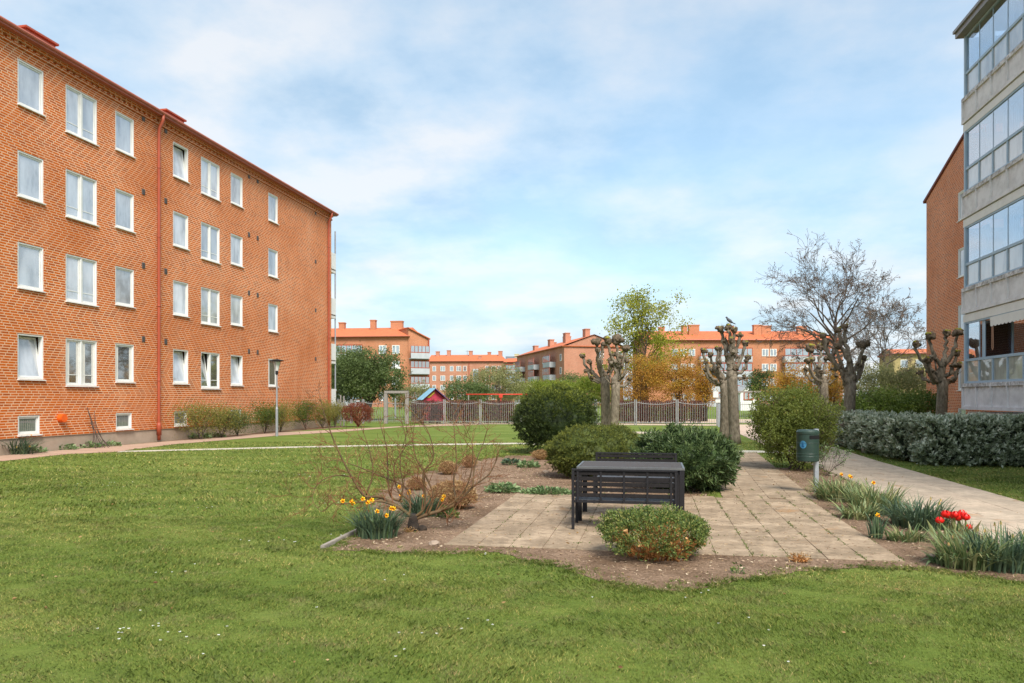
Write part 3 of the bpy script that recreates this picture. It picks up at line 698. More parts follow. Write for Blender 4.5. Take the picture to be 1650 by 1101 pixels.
mb = MB(); mb.box(UT + .25, UN, dv, 12, .0, 12.0); mb.build('wall', brickD, RB)
mb = MB(); mb.box(UT - .02, UN + .3, -.22, 12.3, 11.98, 12.06); mb.box(UT, UN, -.16, .2, 11.84, 11.98); mb.build('roof', M('grey_roof_metal', (.30, .28, .27), None, .5, metal=.3), RB)
mb = MB(); mb.box(UT + .1, UN, .15, dv, 0, 1.2); mb.build('plinth', white, RB)
for fl in range(4):
    zt = 2.0 + 2.7 * fl; zb = zt - .73
    mb = MB(); mb.box(UT, UN, .045, .10, zb, zt)
    mb.box(UT, UN, 0, .045, zt - .10, zt); mb.box(UT, UN, 0, .045, zb, zb + .09)
    u = UT
    while u < UN: mb.box(u, u + .07, .002, .045, zb + .09, zt - .10); u += .90
    mb.box(UT, UT + .08, .10, dv, zb, zt)
    mb.build('balcony_parapet', parapetm, RB)
    mb = MB(); mb.box(UT + .06, UN, .08, dv, zb - .03, zb + .12) if fl else None
    if fl:
        mb.box(UT + .04, UN, .035, .085, zb - .24, zb - .03); mb.build('balcony_slab', cream, RB)
    # glazing
    z0 = zt; zr = zt + .62; z1 = zt + (1.73 if fl < 3 else 1.73)
    fr = MB(); 
    fr.box(UT + .12, UN, .05, .11, z0 + .002, z0 + .06); fr.box(UT + .12, UN, .04, .12, zr, zr + .07); fr.box(UT + .12, UN, .05, .11, z1 - .05, z1)
    fr.box(UT + .10, UT + .20, .03, .13, z0, z1); fr.box(UT + .12, UT + .18, .13, dv, zr, zr + .06); fr.box(UT + .12, UT + .18, .13, dv, z0 + .002, z0 + .05)
    us = [UT + .20 + .82 * k for k in range(1, 15)]
    for u in us:
        fr.box(u - .03, u + .03, .05, .11, z0 + .06, zr)
        if fl or u < UT + 1.3: fr.box(u - .012, u + .012, .07, .09, zr + .07, z1 - .05)
    fo = fr.build('balcony_glazing', steelblue, RB)
    p = MB(); lo = MB()
    al = [UT + .20] + us
    for k in range(len(al) - 1):
        a, b = al[k] + .012, al[k + 1] - .012
        if fl or k == 0: p.box(a, b, .076, .082, zr + .07, z1 - .05)
        lo.box(a + .02, b - .02, .076, .082, z0 + .06, zr)
    if not fl:   # folded panes of the open bay
        for j in range(3):
            a = UT + 1.14 + j * .05; p.box(a, a + .008, .12, .78, zr + .07, z1 - .05)
            fo2 = MB(); rectframe
        for yy in (.10, .78): q = MB(); q.box(UT + 1.12, UT + 1.30, yy, yy + .02, zr + .07, z1 - .05); q.build('folded_pane_frame', steelblue, fo)
    p.build('pane', clearg, fo); lo.build('lower_pane', frostw if fl else frostg, fo)
    sp = MB(); sp.box(UT + .14, UT + .146, .15, dv, zr + .07, z1 - .05); sp.build('pane', clearg, fo)
    # blinds / curtains inside
    if fl:
        c = MB(); u = UT + .5
        while u < UN:
            ww = random.choice((.25, .5, .8)); n = int(ww / .05)
            for j in range(n): c.box(u + j * .05, u + j * .05 + .045, .30 + .02 * (j % 2), .32 + .02 * (j % 2), zt + .1, z1 - .1)
            u += ww + random.choice((.1, .5, .9))
        c.build('curtain', cream, fo)
# awning on the ground floor
q = MB(); u0 = UT + 1.85; n = 60; pr_ = []
zt = 2.0 + 1.70
for i in range(n + 1): pr_.append((u0 + i * .05, zt - .22 - .035 * abs(math.sin(i * math.pi / 4))))
q.add([(u, -.0, zt) for u, z in pr_] + [(u, .0, z) for u, z in pr_], [(i, i + 1, n + 2 + i, n + 1 + i) for i in range(n)])
q.add([(u0, .0, zt), (u0 + 3, .0, zt), (u0 + 3, .6, zt + .02), (u0, .6, zt + .02)], [(0, 1, 2, 3)])
aw = q.build('awning', cream, RB)
q = MB(); q.tube([(u0 + .06, .02, zt - .2), (u0 + .05, .02, zt - .8), (u0 + .09, .02, zt - .86), (u0 + .13, .02, zt - .8), (u0 + .12, .02, zt - .2)], .012, 6); q.build('pull_cord', M('cord_tan', (.5, .28, .18), None, .7), aw)
# gable wing behind the balconies
RG = empty('gable_building', (14.3, 42.8, 0), -math.pi / 2, 'red brick gable wall with sloping roof edge behind the glazed balconies', 'building')
gw = [(4.12, z, 1.05, 1.36) for z in (1.95, 4.6, 7.28, 9.95)] + [(4.12, .55, .9, .55)]
mb = MB()
for (u0, u1) in ((0, 4.7), (4.7, 12)): pass
openwall(mb, 0, 12, 0, 12.0, gw)
mb.add([(0, 0, 12.0), (12, 0, 12.0), (6, 0, 14.1)], [(0, 1, 2)]); mb.add([(0, 0, 0), (0, 14, 0), (0, 14, 12.0), (0, 0, 12.0)], [(0, 1, 2, 3)])
mb.add([(12, 0, 0), (22, 2, 0), (22, 2, 12), (12, 0, 12)], [(0, 1, 2, 3)])
mb.build('wall', brickR, RG)
mb = MB()
for a, b, c, d in (((-.25, 11.94), (6, 14.13), (6, 14.25), (-.3, 12.06)), ((12.25, 11.94), (12.3, 12.06), (6, 14.25), (6, 14.13))): mb.prism([a, b, c, d], -.08, 14)
mb.build('roof', M('dark_red_verge', (.20, .06, .045), None, .7), RG)
w0 = None
for o in gw:
    x = make_window(RG, o[2], o[3], 'single', blindg); x.location = (o[0], 0, o[1])

# ------------------------------------------------------------------ far blocks
def far_window(parent, w, h, n=2, gl=None):
    f = MB(); rectframe(f, 0, w, 0, h, .11, -.06, .03)
    for k in range(1, n): f.box(w * k / n - .07, w * k / n + .07, -.06, .03, .11, h - .11)
    fo = f.build('window', white, parent); p = MB(); p.box(.1, w - .1, -.02, 0, .1, h - .1); p.build('pane', gl or farglass, fo); return fo
def block(label, pL, pR, depth, eave, ridge, bm, wins=(), chims=(), balc=(), hip=(0, 0), eaveside=.4, door=(), roofm=None):
    a = Vector((*pL, 0)); b = Vector((*pR, 0)); L_ = (b - a).length; rz = math.atan2(b.y - a.y, b.x - a.x)
    e = empty('brick_building', a, rz, label, 'building')
    mb = MB(); mb.box(0, L_, 0, depth, 0, eave)
    if not hip[0]: mb.add([(0, 0, eave), (0, depth, eave), (0, depth / 2, ridge - .1)], [(0, 1, 2)])
    if not hip[1]: mb.add([(L_, 0, eave), (L_, depth, eave), (L_, depth / 2, ridge - .1)], [(0, 1, 2)])
    mb.build('wall', bm, e)
    ev = eaveside; mb = MB(); h0, h1 = hip
    vs = [(-.3, -ev, eave), (L_ + .3, -ev, eave), (L_ + .3, depth + ev, eave), (-.3, depth + ev, eave), (h0 - .3, depth / 2, ridge), (L_ - h1 + .3, depth / 2, ridge)]
    vs += [(x, y, z + .15) for x, y, z in vs[:4]]
    mb.add(vs, [(6, 7, 5, 4), (8, 9, 4, 5)] + ([(7, 8, 5)] if h1 else []) + ([(9, 6, 4)] if h0 else []) + [(0, 1, 7, 6), (1, 2, 8, 7), (2, 3, 9, 8), (3, 0, 6, 9), (0, 3, 2, 1)])
    rf = mb.build('roof', roofm or tile, e)
    g_ = MB(); g_.tube([(-.3, -ev - .06, eave + .08), (L_ + .3, -ev - .06, eave + .08)], .11, 6); g_.build('gutter', eavered, e)
    if len(chims) > 3:
        g_ = MB(); g_.tube([(L_ * .47, depth / 2, ridge - .2), (L_ * .47, depth / 2, ridge + 1.3)], .04, 5); g_.box(L_ * .47 - .5, L_ * .47 + .5, depth / 2 - .02, depth / 2 + .02, ridge + 1.0, ridge + 1.05); g_.build('aerial', dkmetal, rf)
    for (u, v, ww, zt) in chims:
        mb = MB(); mb.box(u - ww / 2, u + ww / 2, v - .5, v + .5, eave + .4, zt); mb.box(u - ww / 2 - .08, u + ww / 2 + .08, v - .58, v + .58, zt, zt + .18); mb.build('chimney', bm, rf)
    pr = {}
    for (u, z, ww, hh, n) in wins:
        k = (ww, hh, n)
        if k not in pr: pr[k] = far_window(e, ww, hh, n); x = pr[k]
        else: x = copy_tree(pr[k], e)
        x.location = (u, 0, z)
    b0 = {}
    for (u, z, ww) in balc:
        if ww not in b0:
            mb = MB(); mb.box(0, ww, -1.3, -1.22, .0, 1.0); mb.box(0, ww, -1.22, 0, -.12, .04); mb.box(0, .08, -1.22, 0, .04, 1.0); mb.box(ww - .08, ww, -1.22, 0, .04, 1.0)
            bo = mb.build('balcony', M('far_parapet', (.46, .48, .50), (.38, .40, .42), .8, 1), e); b0[ww] = bo
            q = MB(); q.box(.1, ww - .1, -1.26, -1.24, 1.12, 2.3); q.build('balcony_glass', farglass, bo)
            q = MB(); n = max(2, int(ww / .9))
            for k in range(n + 1): q.box(ww * k / n - .04, ww * k / n + .04, -1.30, -1.22, 1.0, 2.4)
            q.box(0, ww, -1.31, -1.21, 1.0, 1.12); q.box(0, ww, -1.31, -1.21, 2.35, 2.5); q.build('balcony_frame', redmetal, bo)
            x = bo
        else: x = copy_tree(b0[ww], e)
        x.location = (u, 0, z)
    return e
Z3 = [9.0, 6.35, 3.7, 1.05]
# A: behind the left block
ya = 126
block('far brick block with orange tiled roof behind the dense green tree', P(505, 128), P(658, ya), 13, 11.9, 14.1, farbrick,
      [(11.6, z, 1.3, 1.5, 2) for z in Z3] + [(13.9, z, 1.3, 1.5, 2) for z in Z3], [(9.0, 5.2, .9, 15.2), (13.2, 5.6, 2.1, 15.0), (3, 6, 1, 14.9)], [(3.5, z - .9, 5.6) for z in Z3], hip=(0, 1.2))
a2 = P(658, 125.8); b2 = P(693, 127.5)
e = empty('brick_building', (*a2, 0), math.atan2(b2[1] - a2[1], b2[0] - a2[0]), 'far brick gable with stacked glazed balconies beside the red downpipe corner', 'building')
mb = MB(); mb.prism([(0, 0), (3.7, 0), (3.7, 11.6), (0, 13.3)], .02, 12); mb.build('wall', farbrick, e)
mb = MB(); mb.prism([(-.1, 13.35), (3.85, 11.55), (3.85, 11.7), (-.1, 13.5)], -.3, 12.3); mb.build('roof', tile, e)
mb = MB(); mb.tube([(3.6, -.1, 0), (3.6, -.1, 11.6)], .13, 8); mb.build('downpipe', redmetal, e)
for z in (8.2, 5.6, 3.0, .4):
    mb = MB(); mb.box(.1, 3.4, -1.1, -1.0, z, z + .95); mb.box(.1, 3.4, -1.0, 0, z - .1, z + .05); bo = mb.build('balcony', MATS['far_parapet'], e)
    q = MB(); q.box(.1, 3.4, -.95, -.93, z + 1.1, z + 2.1); q.build('balcony_glass', farglass if z > 6 else darkg, bo)
    q = MB(); [q.box(.1 + k * .66 - .03, .1 + k * .66 + .03, -1.04, -.96, z + .95, z + 2.15) for k in range(6)]; q.box(.1, 3.4, -1.04, -.96, z + 1.0, z + 1.1); q.build('balcony_frame', redmetal, bo)
# B: straight ahead
s = 5.75
def ub(px): return (px - 690) / s
wb = []
for z in Z3:
    for px, n in ((697, 1), (710, 2), (725.5, 1), (736, 2), (747, 1), (783, 1), (792.5, 2), (802.5, 1)):
        wb.append((ub(px), z, 1.35 if n == 2 else 1.0, 1.45, n))
bB = block('distant brick block with long orange roof and five chimneys across the view', P(690, 209), P(813, 207), 12, 11.7, 13.9, farbrick2, wb,
      [(ub(700), 5, 1.0, 14.7), (ub(718.6), 5, 1.0, 15.0), (ub(755), 5, 1.0, 14.8), (ub(785), 6, .9, 14.5), (ub(804), 5, 1.1, 14.7), (ub(773), 1.5, .8, 13.1)], [], hip=(0, 2))
q = MB(); q.box(ub(763), ub(771.5), -.1, 0, 2, 9.6); q.build('stair_glazing', MATS['far_parapet'], bB)
for z in (7.4, 4.6):
    q = MB(); q.box(ub(763.5), ub(771), -.16, -.1, z, z + 1.5); q.build('stair_window', farglass, bB)
q = MB(); q.box(ub(756.2), ub(757), -.2, 0, 0, 11.6); q.build('downpipe', redmetal, bB)
block('low brick link with loggias right of the five-chimney block', P(813, 205), P(836, 204), 8, 11.3, 12.6, farbrick2, [], [], [(.6, 8.2, 2.8), (.6, 5.5, 2.8), (.6, 2.8, 2.8)])
# pale yellow house beyond
block('pale yellow rendered house peeping over the roofs', P(816, 248), P(838, 248), 9, 13.2, 15.6, M('yellow_render', (.62, .55, .33), None, .9, 2), [(1.5, 11, 1, 1.3, 1)], [(3.5, 4, 1.6, 16.2)], roofm=M('grey_slate', (.15, .16, .17), None, .8))
# C: receding block facing left, gable towards us
pN = P(909, 148); pF = P(833, 187)
Lc = (Vector(pN) - Vector(pF)).length
wc = []; bc = []
for z in Z3:
    for fr_ in (.08, .40, .72): bc.append((Lc * fr_, z - 1.0, 5.2))
    for fr_ in (.28, .60, .93): wc.append((Lc * fr_, z, 1.2, 1.4, 1))
eC = block('receding brick block with rows of balconies and gable end left of the pollards', pF, pN, 12.5, 11.8, 14.3, farbrick2, wc,
      [(Lc * f, 4 + 2 * (i % 2), 1.8, 14.3 + .25 * i) for i, f in enumerate((.08, .3, .42, .58, .72, .9))], bc)
for (v, z) in ((7, 9.6), (7, 6.9), (11, 9.6), (11, 6.9)):
    x = far_window(eC, 1.3, 1.4, 2); x.rotation_euler = (0, 0, math.pi / 2); x.location = (Lc + .02, v, z)
# D: right far block
sD = 9.0
def ud(px): return (px - 1040) / sD
wd = []; bd = []
for z in Z3:
    for px in (1082, 1096, 1109, 1227, 1240): wd.append((ud(px), z, 1.2, 1.3, 2))
    for px, ww in ((1126, 5.2), (1176, 3.6), (1260, 4.2), (1303, 4.2)): bd.append((ud(px), z - 1.05, ww))
block('far brick block with orange roof and balconies behind the bronze shrubs and pollards', P(1040, 133), P(1358, 133), 14, 11.8, 14.1, farbrick, wd,
      [(ud(1109.5), 3.5, .9, 14.6), (ud(1126), 4, 1.9, 14.8), (ud(1190), 5, .9, 14.7), (ud(1231), 4, 1.4, 14.8), (ud(1247), 4.5, 1.7, 14.7), (ud(1306), 4.5, 1.6, 14.6), (ud(1073), 4, 1, 14.4)], bd, hip=(0, 2.5))
block('low ochre block beyond the bare trees at the right', P(1440, 120), P(1530, 118), 10, 8.6, 9.7, M('ochre_render', (.42, .33, .15), None, .9, 2), [(1 + 2.2 * k, 6.4, 1.1, 1.3, 1) for k in range(4)], [])
# kindergarten hut
e = empty('white_hut', (*P(1206, 92), 0), A, 'small white hut with red window frame behind the second pollard pair', 'hut')
mb = MB(); mb.prism([(-1.0, 0), (1.0, 0), (1.0, 2.3), (0, 3.0), (-1.0, 2.3)], 0, 3); mb.build('wall', white, e)
mb = MB(); mb.prism([(-1.2, 2.15), (0, 3.05), (1.2, 2.15), (1.2, 2.3), (0, 3.2), (-1.2, 2.3)], -.2, 3.2); mb.build('roof', M('grey_felt', (.4, .4, .4), None, .8), e)
mb = MB(); rectframe(mb, -.6, .6, 1.3, 2.3, .1, -.08, 0); mb.box(-.05, .05, -.08, 0, 1.4, 2.2); wo = mb.build('window', redmetal, e); MB().box(-.5, .5, -.03, -.01, 1.4, 2.2).build('pane', frostg, wo)

# ------------------------------------------------------------------ furniture
def box_mesh(name, args, m, parent, bevel=.003):
    mb = MB()
    for a in args: mb.box(*a)
    return mb.build(name, m, parent, bevel=bevel)
T = empty('garden_table', (-.27, 10.0, 0), 0, 'dark grey metal garden table between the two benches on the patio', 'table')
tw, td, th = 1.36, .86, .715
box_mesh('table_top', [(-tw / 2 + .03, tw / 2 - .03, -td / 2 + .03 + k * .1, -td / 2 + .03 + k * .1 + .094, th - .022, th - .002) for k in range(8)], tabletop, T)
box_mesh('rim', [(-tw / 2, -tw / 2 + .028, -td / 2, td / 2, th - .03, th), (tw / 2 - .028, tw / 2, -td / 2, td / 2, th - .03, th), (-tw / 2 + .028, tw / 2 - .028, -td / 2, -td / 2 + .028, th - .03, th), (-tw / 2 + .028, tw / 2 - .028, td / 2 - .028, td / 2, th - .03, th)], silver, T)
box_mesh('apron', [(-tw / 2 + .03, tw / 2 - .03, -td / 2 + .03, -td / 2 + .05, th - .085, th - .03), (-tw / 2 + .03, tw / 2 - .03, td / 2 - .05, td / 2 - .03, th - .085, th - .03)], dkmetal, T)
for sx in (-1, 1):
    for sy in (-1, 1):
        x, y = sx * (tw / 2 - .035), sy * (td / 2 - .035); box_mesh('leg', [(x - .03, x + .03, y - .03, y + .03, 0, th - .031)], dkmetal, T)
def bench(loc, rz, label):
    b = empty('garden_bench', loc, rz, label, 'bench', 'benches at the patio table'); w = 1.25; h = .745; bd = .5
    for sx in (-1, 1):
        x = sx * (w / 2 - .018)
        box_mesh('leg', [(x - .017, x + .017, -.02, .02, 0, h - .02)], dkmetal, b); box_mesh('leg', [(x - .017, x + .017, bd - .04, bd, 0, .60)], dkmetal, b)
        mb = MB(); mb.tube([(x - sx * .035, .03, .575), (x - sx * .035, bd - .06, .575), (x - sx * .035, bd - .02, .55), (x - sx * .035, bd - .02, .42)], .014, 8); mb.build('armrest', silver, b, smooth=True)
    box_mesh('top_rail', [(-w / 2, w / 2, -.022, .022, h - .022, h)], dkmetal, b)
    box_mesh('backrest', [(-w / 2 + .035, w / 2 - .035, .0, .014, .405 + k * .066, .405 + k * .066 + .047) for k in range(5)], dkslat, b)
    for k in range(5):
        x = -w / 2 + .075 + k * (w - .15) / 4; box_mesh('strap', [(x - .013, x + .013, -.012, -.002, .34, h - .022)], dkmetal, b)
    box_mesh('seat', [(-w / 2 + .035, w / 2 - .035, .03 + k * .078, .03 + k * .078 + .066, .365, .385) for k in range(6)], seatm, b)
    box_mesh('seat_frame', [(-w / 2 + .035, w / 2 - .035, .0, .022, .335, .365), (-w / 2 + .035, w / 2 - .035, bd - .03, bd - .008, .335, .364)], dkmetal, b)
bench((-.325, 8.97, 0), math.radians(.4), 'dark slatted bench in front of the table, seen from behind')
bench((-.24, 11.72, 0), math.pi, 'dark slatted bench on the far side of the table, before the laurel')
# litter bin
bx, by = G(1315, 794)
B_ = empty('litter_bin', (bx, by, 0), A, 'dark green round litter bin on a square steel post at the patio edge', 'litter bin')
box_mesh('post', [(-.035, .035, -.035, .035, 0, 1.075)], steel, B_, .006)
c = (-.165, -.06); mb = MB(); R_ = .178
mb.lathe([(.16, .535), (R_ - .004, .54), (R_, .55), (R_, .615), (R_ + .004, .62), (R_, .626), (R_, .66), (R_ + .004, .665), (R_, .671), (R_, .84), (R_ + .004, .845), (R_, .85), (R_, .99), (R_ + .006, 1.0), (R_ + .006, 1.03), (R_ - .02, 1.06), (0.02, 1.068)], 48, (c[0], c[1], 0))
body = mb.build('body', bingreen, B_, smooth=False)
def cyl_patch(a0, a1, z0, z1, r, n=10, oval=False):
    mb = MB(); ctr = ((a0 + a1) / 2, (z0 + z1) / 2)
    if oval:
        vs = [(c[0] + r * math.sin(ctr[0]), c[1] - r * math.cos(ctr[0]), ctr[1])]; n = 24
        for i in range(n):
            t = i * 2 * math.pi / n; aa = ctr[0] + (a1 - a0) / 2 * math.cos(t); vs.append((c[0] + r * math.sin(aa), c[1] - r * math.cos(aa), ctr[1] + (z1 - z0) / 2 * math.sin(t)))
        mb.add(vs, [(0, 1 + i, 1 + (i + 1) % n) for i in range(n)])
    else:
        vs = []
        for i in range(n + 1):
            aa = a0 + (a1 - a0) * i / n
            for z in (z0, z1): vs.append((c[0] + r * math.sin(aa), c[1] - r * math.cos(aa), z))
        mb.add(vs, [(2 * i, 2 * i + 2, 2 * i + 3, 2 * i + 1) for i in range(n)])
    return mb
cyl_patch(-.22, .95, .915, .975, R_ + .0045).build('slot', blackm, B_)
st = cyl_patch(-1.12, -.48, .755, .885, R_ + .003, oval=True).build('sticker', bluem, B_)
dk = M('emblem_dark_blue', (.01, .09, .22), None, .5)
mb = cyl_patch(-.86, -.74, .80, .845, R_ + .0045); m2 = cyl_patch(-.85, -.75, .853, .869, R_ + .0045, oval=True); mb.add(m2.v, m2.f); m3 = cyl_patch(-.92, -.68, .778, .80, R_ + .0045); mb.add(m3.v, m3.f); mb.build('emblem', dk, st)
mb = MB(); mb.tube([(-.02, -.035, .62), (-.02, -.07, .62)], .02, 8); mb.tube([(-.02, -.035, .96), (-.02, -.07, .96)], .02, 8); mb.build('bracket', steel, B_)

# lamps
def lamp(x, y, hgt, label, style='cone'):
    e = empty('street_lamp', (x, y, 0), 0, label, 'lamp post', 'lamp posts of the courtyard')
    mb = MB(); mb.lathe([(.055, 0), (.055, hgt * .36), (.036, hgt * .38), (.034, hgt - .55)], 16); mb.build('pole', steel, e, smooth=False)
    if style == 'cone':
        mb = MB(); mb.lathe([(.05, hgt - .56), (.055, hgt - .46), (.13, hgt - .12), (.15, hgt - .06)], 20); mb.build('lamp_shade', GLASS('lamp_glass', (.75, .75, .75), .15), e, smooth=True)
        mb = MB(); mb.lathe([(.03, hgt - .06), (.29, hgt - .05), (.30, hgt - .03), (.12, hgt + .02), (.02, hgt + .04)], 24); mb.build('cap', dkmetal, e)
        mb = MB(); mb.lathe([(.04, hgt - .62), (.06, hgt - .58), (.06, hgt - .46), (.05, hgt - .44)], 16)
        for k in range(3): a = k * 2.094 + .4; mb.tube([(.05 * math.cos(a), .05 * math.sin(a), hgt - .46), (.15 * math.cos(a), .15 * math.sin(a), hgt - .06)], .008, 5)
        mb.build('collar', dkmetal, e)
    else:
        mb = MB(); mb.lathe([(.05, hgt - .56), (.10, hgt - .5), (.20, hgt - .36), (.42, hgt - .28), (.44, hgt - .24), (.34, hgt - .08), (.16, hgt + .02), (.02, hgt + .08)], 24); mb.build('lamp_shade', white, e, smooth=True)
x, y = G(446, 703); lamp(x, y, 3.17, 'slender grey lamp post with black cap standing on the lawn before the left brick wall')
x, y = P(637, 58); lamp(x, y, 4.1, 'lamp post with white dome before the dense green tree behind the fence', 'dome')
x, y = P(1297, 50); lamp(x, y, 3.7, 'lamp post with white dome among the leaves between the right pollards', 'dome')

# playground fence
FT = 43.7
fst = M('fence_steel', (.34, .34, .34), (.24, .235, .23), .6, 8, metal=.2)
def x_at(px):                       # fence line point seen at px
    k = (px - CX) / F; return FT * (k * ca - sa) / (ca + k * sa)
FE = empty('playground_fence', (0, FT, 0), 0, 'grey steel picket fence with sagging top rail along the playground', 'fence')
posts = [545, 566, 585, 620, 660, 716, 774, 838, 900, 960, 1024, 1091, 1157]
xs = [x_at(p) for p in posts]
for i, x in enumerate(xs):
    if posts[i] in (620, 660): continue
    o = .045
    box_mesh('post', [(x - o - .03, x - o + .03, -.03, .03, 0, 1.5), (x + o - .03, x + o + .03, -.03, .03, 0, 1.5)] if posts[i] not in (1157,) else [(x - .10, x + .08, -.08, .08, 0, 1.62)], fst, FE)
for i in range(len(xs) - 1):
    a, b = xs[i] + .08, xs[i + 1] - .08; mb = MB(); n = max(2, int((b - a) / .125))
    def top(t): return 1.33 - .12 * math.sin(math.pi * t) ** .8
    mb.tube([(a + (b - a) * t / 12, -.02, top(t / 12)) for t in range(13)], .018, 5); mb.tube([(a, -.02, .16), (b, -.02, .16)], .018, 5)
    for k in range(n + 1): xx = a + (b - a) * k / n; mb.tube([(xx, 0, .06), (xx, 0, top(k / n) + .11)], .012, 5)
    mb.build('fence_panel', fst, FE)
FR = empty('playground_fence', (0, 46, 0), 0, 'thin picket fence right of the second pollard pair beyond the path', 'fence')
mb = MB()
for k in range(30): mb.tube([(4.6 + k * .12, 0, 0), (4.6 + k * .12, 0, 1.35)], .011, 5)
mb.tube([(4.5, 0, 1.2), (8.2, 0, 1.2)], .02, 5); mb.tube([(4.5, 0, .15), (8.2, 0, .15)], .02, 5); mb.build('fence_panel', fst, FR)
box_mesh('post', [(6.25, 6.35, -.05, .05, 0, 1.9)], greywood, FR); box_mesh('post', [(4.6, 4.7, -.05, .05, 0, 1.9)], greywood, FR); box_mesh('cross_bar', [(4.6, 6.35, -.04, .04, 1.9, 2.0)], greywood, FR)
GA = empty('wooden_gateway', (0, FT - .12, 0), 0, 'weathered grey wooden gateway frame in the playground fence', 'gateway')
for px in (623, 657): x = x_at(px); box_mesh('gate_post', [(x - .10, x + .10, -.1, .1, 0, 1.86)], greywood, GA, .01)
box_mesh('lintel', [(x_at(621), x_at(659), -.11, .11, 1.86, 2.02)], greywood, GA, .01)
x, y = P(552, 42.5); e = empty('letter_box', (x, y, 0), 0, 'grey box on two posts beside the rusty brown bush', 'box')
box_mesh('post', [(-.14, -.08, -.03, .03, 0, 1.75)], greywood, e); box_mesh('post', [(.05, .11, -.03, .03, 0, 1.7)], greywood, e); box_mesh('box', [(-.22, .2, -.12, -.03, 1.05, 1.3)], steel, e, .01)
x, y = P(1153, 40.5); e = empty('post_box', (x, y, 0), 0, 'white cabinet on a steel post at the right end of the picket fence', 'cabinet')
box_mesh('cabinet', [(-.14, .14, -.15, .1, 1.6, 1.93)], white, e, .01); box_mesh('base', [(-.02, .26, -.1, .1, 1.32, 1.5)], white, e, .01); box_mesh('post', [(.12, .28, -.06, .06, 0, 1.32)], steel, e)

# playhouse, swing, slide, picnic table
x, y = P(700, 52); e = empty('playhouse', (x, y, 0), A + .30, 'red wooden playhouse with light blue roof inside the playground', 'playhouse')
mb = MB(); mb.prism([(-.72, 0), (.72, 0), (.72, 1.55), (0, 2.15), (-.72, 1.55)], 0, 1.5); wl = mb.build('wall', pink, e)
mb = MB(); mb.prism([(-.95, 1.40), (0, 2.22), (0, 2.28), (-.98, 1.46)], -.3, 1.7); mb.build('roof', blueroof, e)
mb = MB(); mb.prism([(.95, 1.40), (.98, 1.46), (0, 2.28), (0, 2.22)], -.3, 1.7); mb.build('roof', M('roof_purple', (.12, .05, .16), None, .6), e)
mb = MB(); mb.prism([(-.55, 1.6), (0, 2.05), (0, 1.9), (-.35, 1.6)], -.04, 0); mb.build('gable_board', yplay, e)
mb = MB(); mb.box(-.25, .25, -.02, 0, .1, 1.1); mb.build('doorway', blackm, e)
x, y = P(807, 60); e = empty('swing_frame', (x, y, 0), A, 'red metal swing frame with a long top beam in the playground', 'swing')
mb = MB(); mb.tube([(-2.8, 0, 1.86), (2.9, 0, 1.86)], .055, 10); mb.build('beam', swingred, e, smooth=True)
for xx in (-2.6, 0, 2.7):
    mb = MB(); mb.tube([(xx, -.5 * (xx != 0), 0), (xx, 0, 1.85)], .05 if not xx else .035, 8); mb.build('leg', greywood if xx else swingred, e)
    if xx: mb = MB(); mb.tube([(xx, .5, 0), (xx, 0, 1.85)], .035, 8); mb.build('leg', greywood, e)
mb = MB(); mb.box(-.15, .15, -.1, .1, 1.6, 1.83); mb.build('bracket', swingred, e)
x, y = P(832, 50); e = empty('slide', (x, y, 0), A, 'small grey metal slide behind the fence left of the dark yew', 'slide')
mb = MB(); pth = [(-.9, .35), (-.45, .8), (-.05, 1.2), (.2, 1.28), (.45, 1.2)]
for i in range(4):
    (a0, z0), (a1, z1) = pth[i], pth[i + 1]; mb.add([(a0, -.25, z0), (a1, -.25, z1), (a1, .25, z1), (a0, .25, z0), (a0, -.25, z0 - .05), (a1, -.25, z1 - .05), (a1, .25, z1 - .05), (a0, .25, z0 - .05)], [(0, 1, 2, 3), (0, 4, 5, 1), (2, 6, 7, 3), (4, 7, 6, 5)])
mb.build('chute', M('slide_metal', (.6, .65, .7), None, .3, metal=.4), e)
for xx in (-.3, .4):
    mb = MB(); mb.tube([(xx, -.22, 0), (xx, -.22, 1.15)], .03, 6); mb.tube([(xx, .22, 0), (xx, .22, 1.15)], .03, 6); mb.build('support', steel, e)
x, y = P(1050, 22.8); e = empty('picnic_table', (x, y, 0), 0, 'pale plank table on the lawn behind the laurel', 'table')
box_mesh('table_top', [(-.75, .45, -.33 + k * .14, -.33 + k * .14 + .125, .50, .54) for k in range(5)], paleplank, e)
for xx in (-.6, .3): box_mesh('leg', [(xx - .04, xx + .04, -.28, .3, 0, .5)], greywood, e)

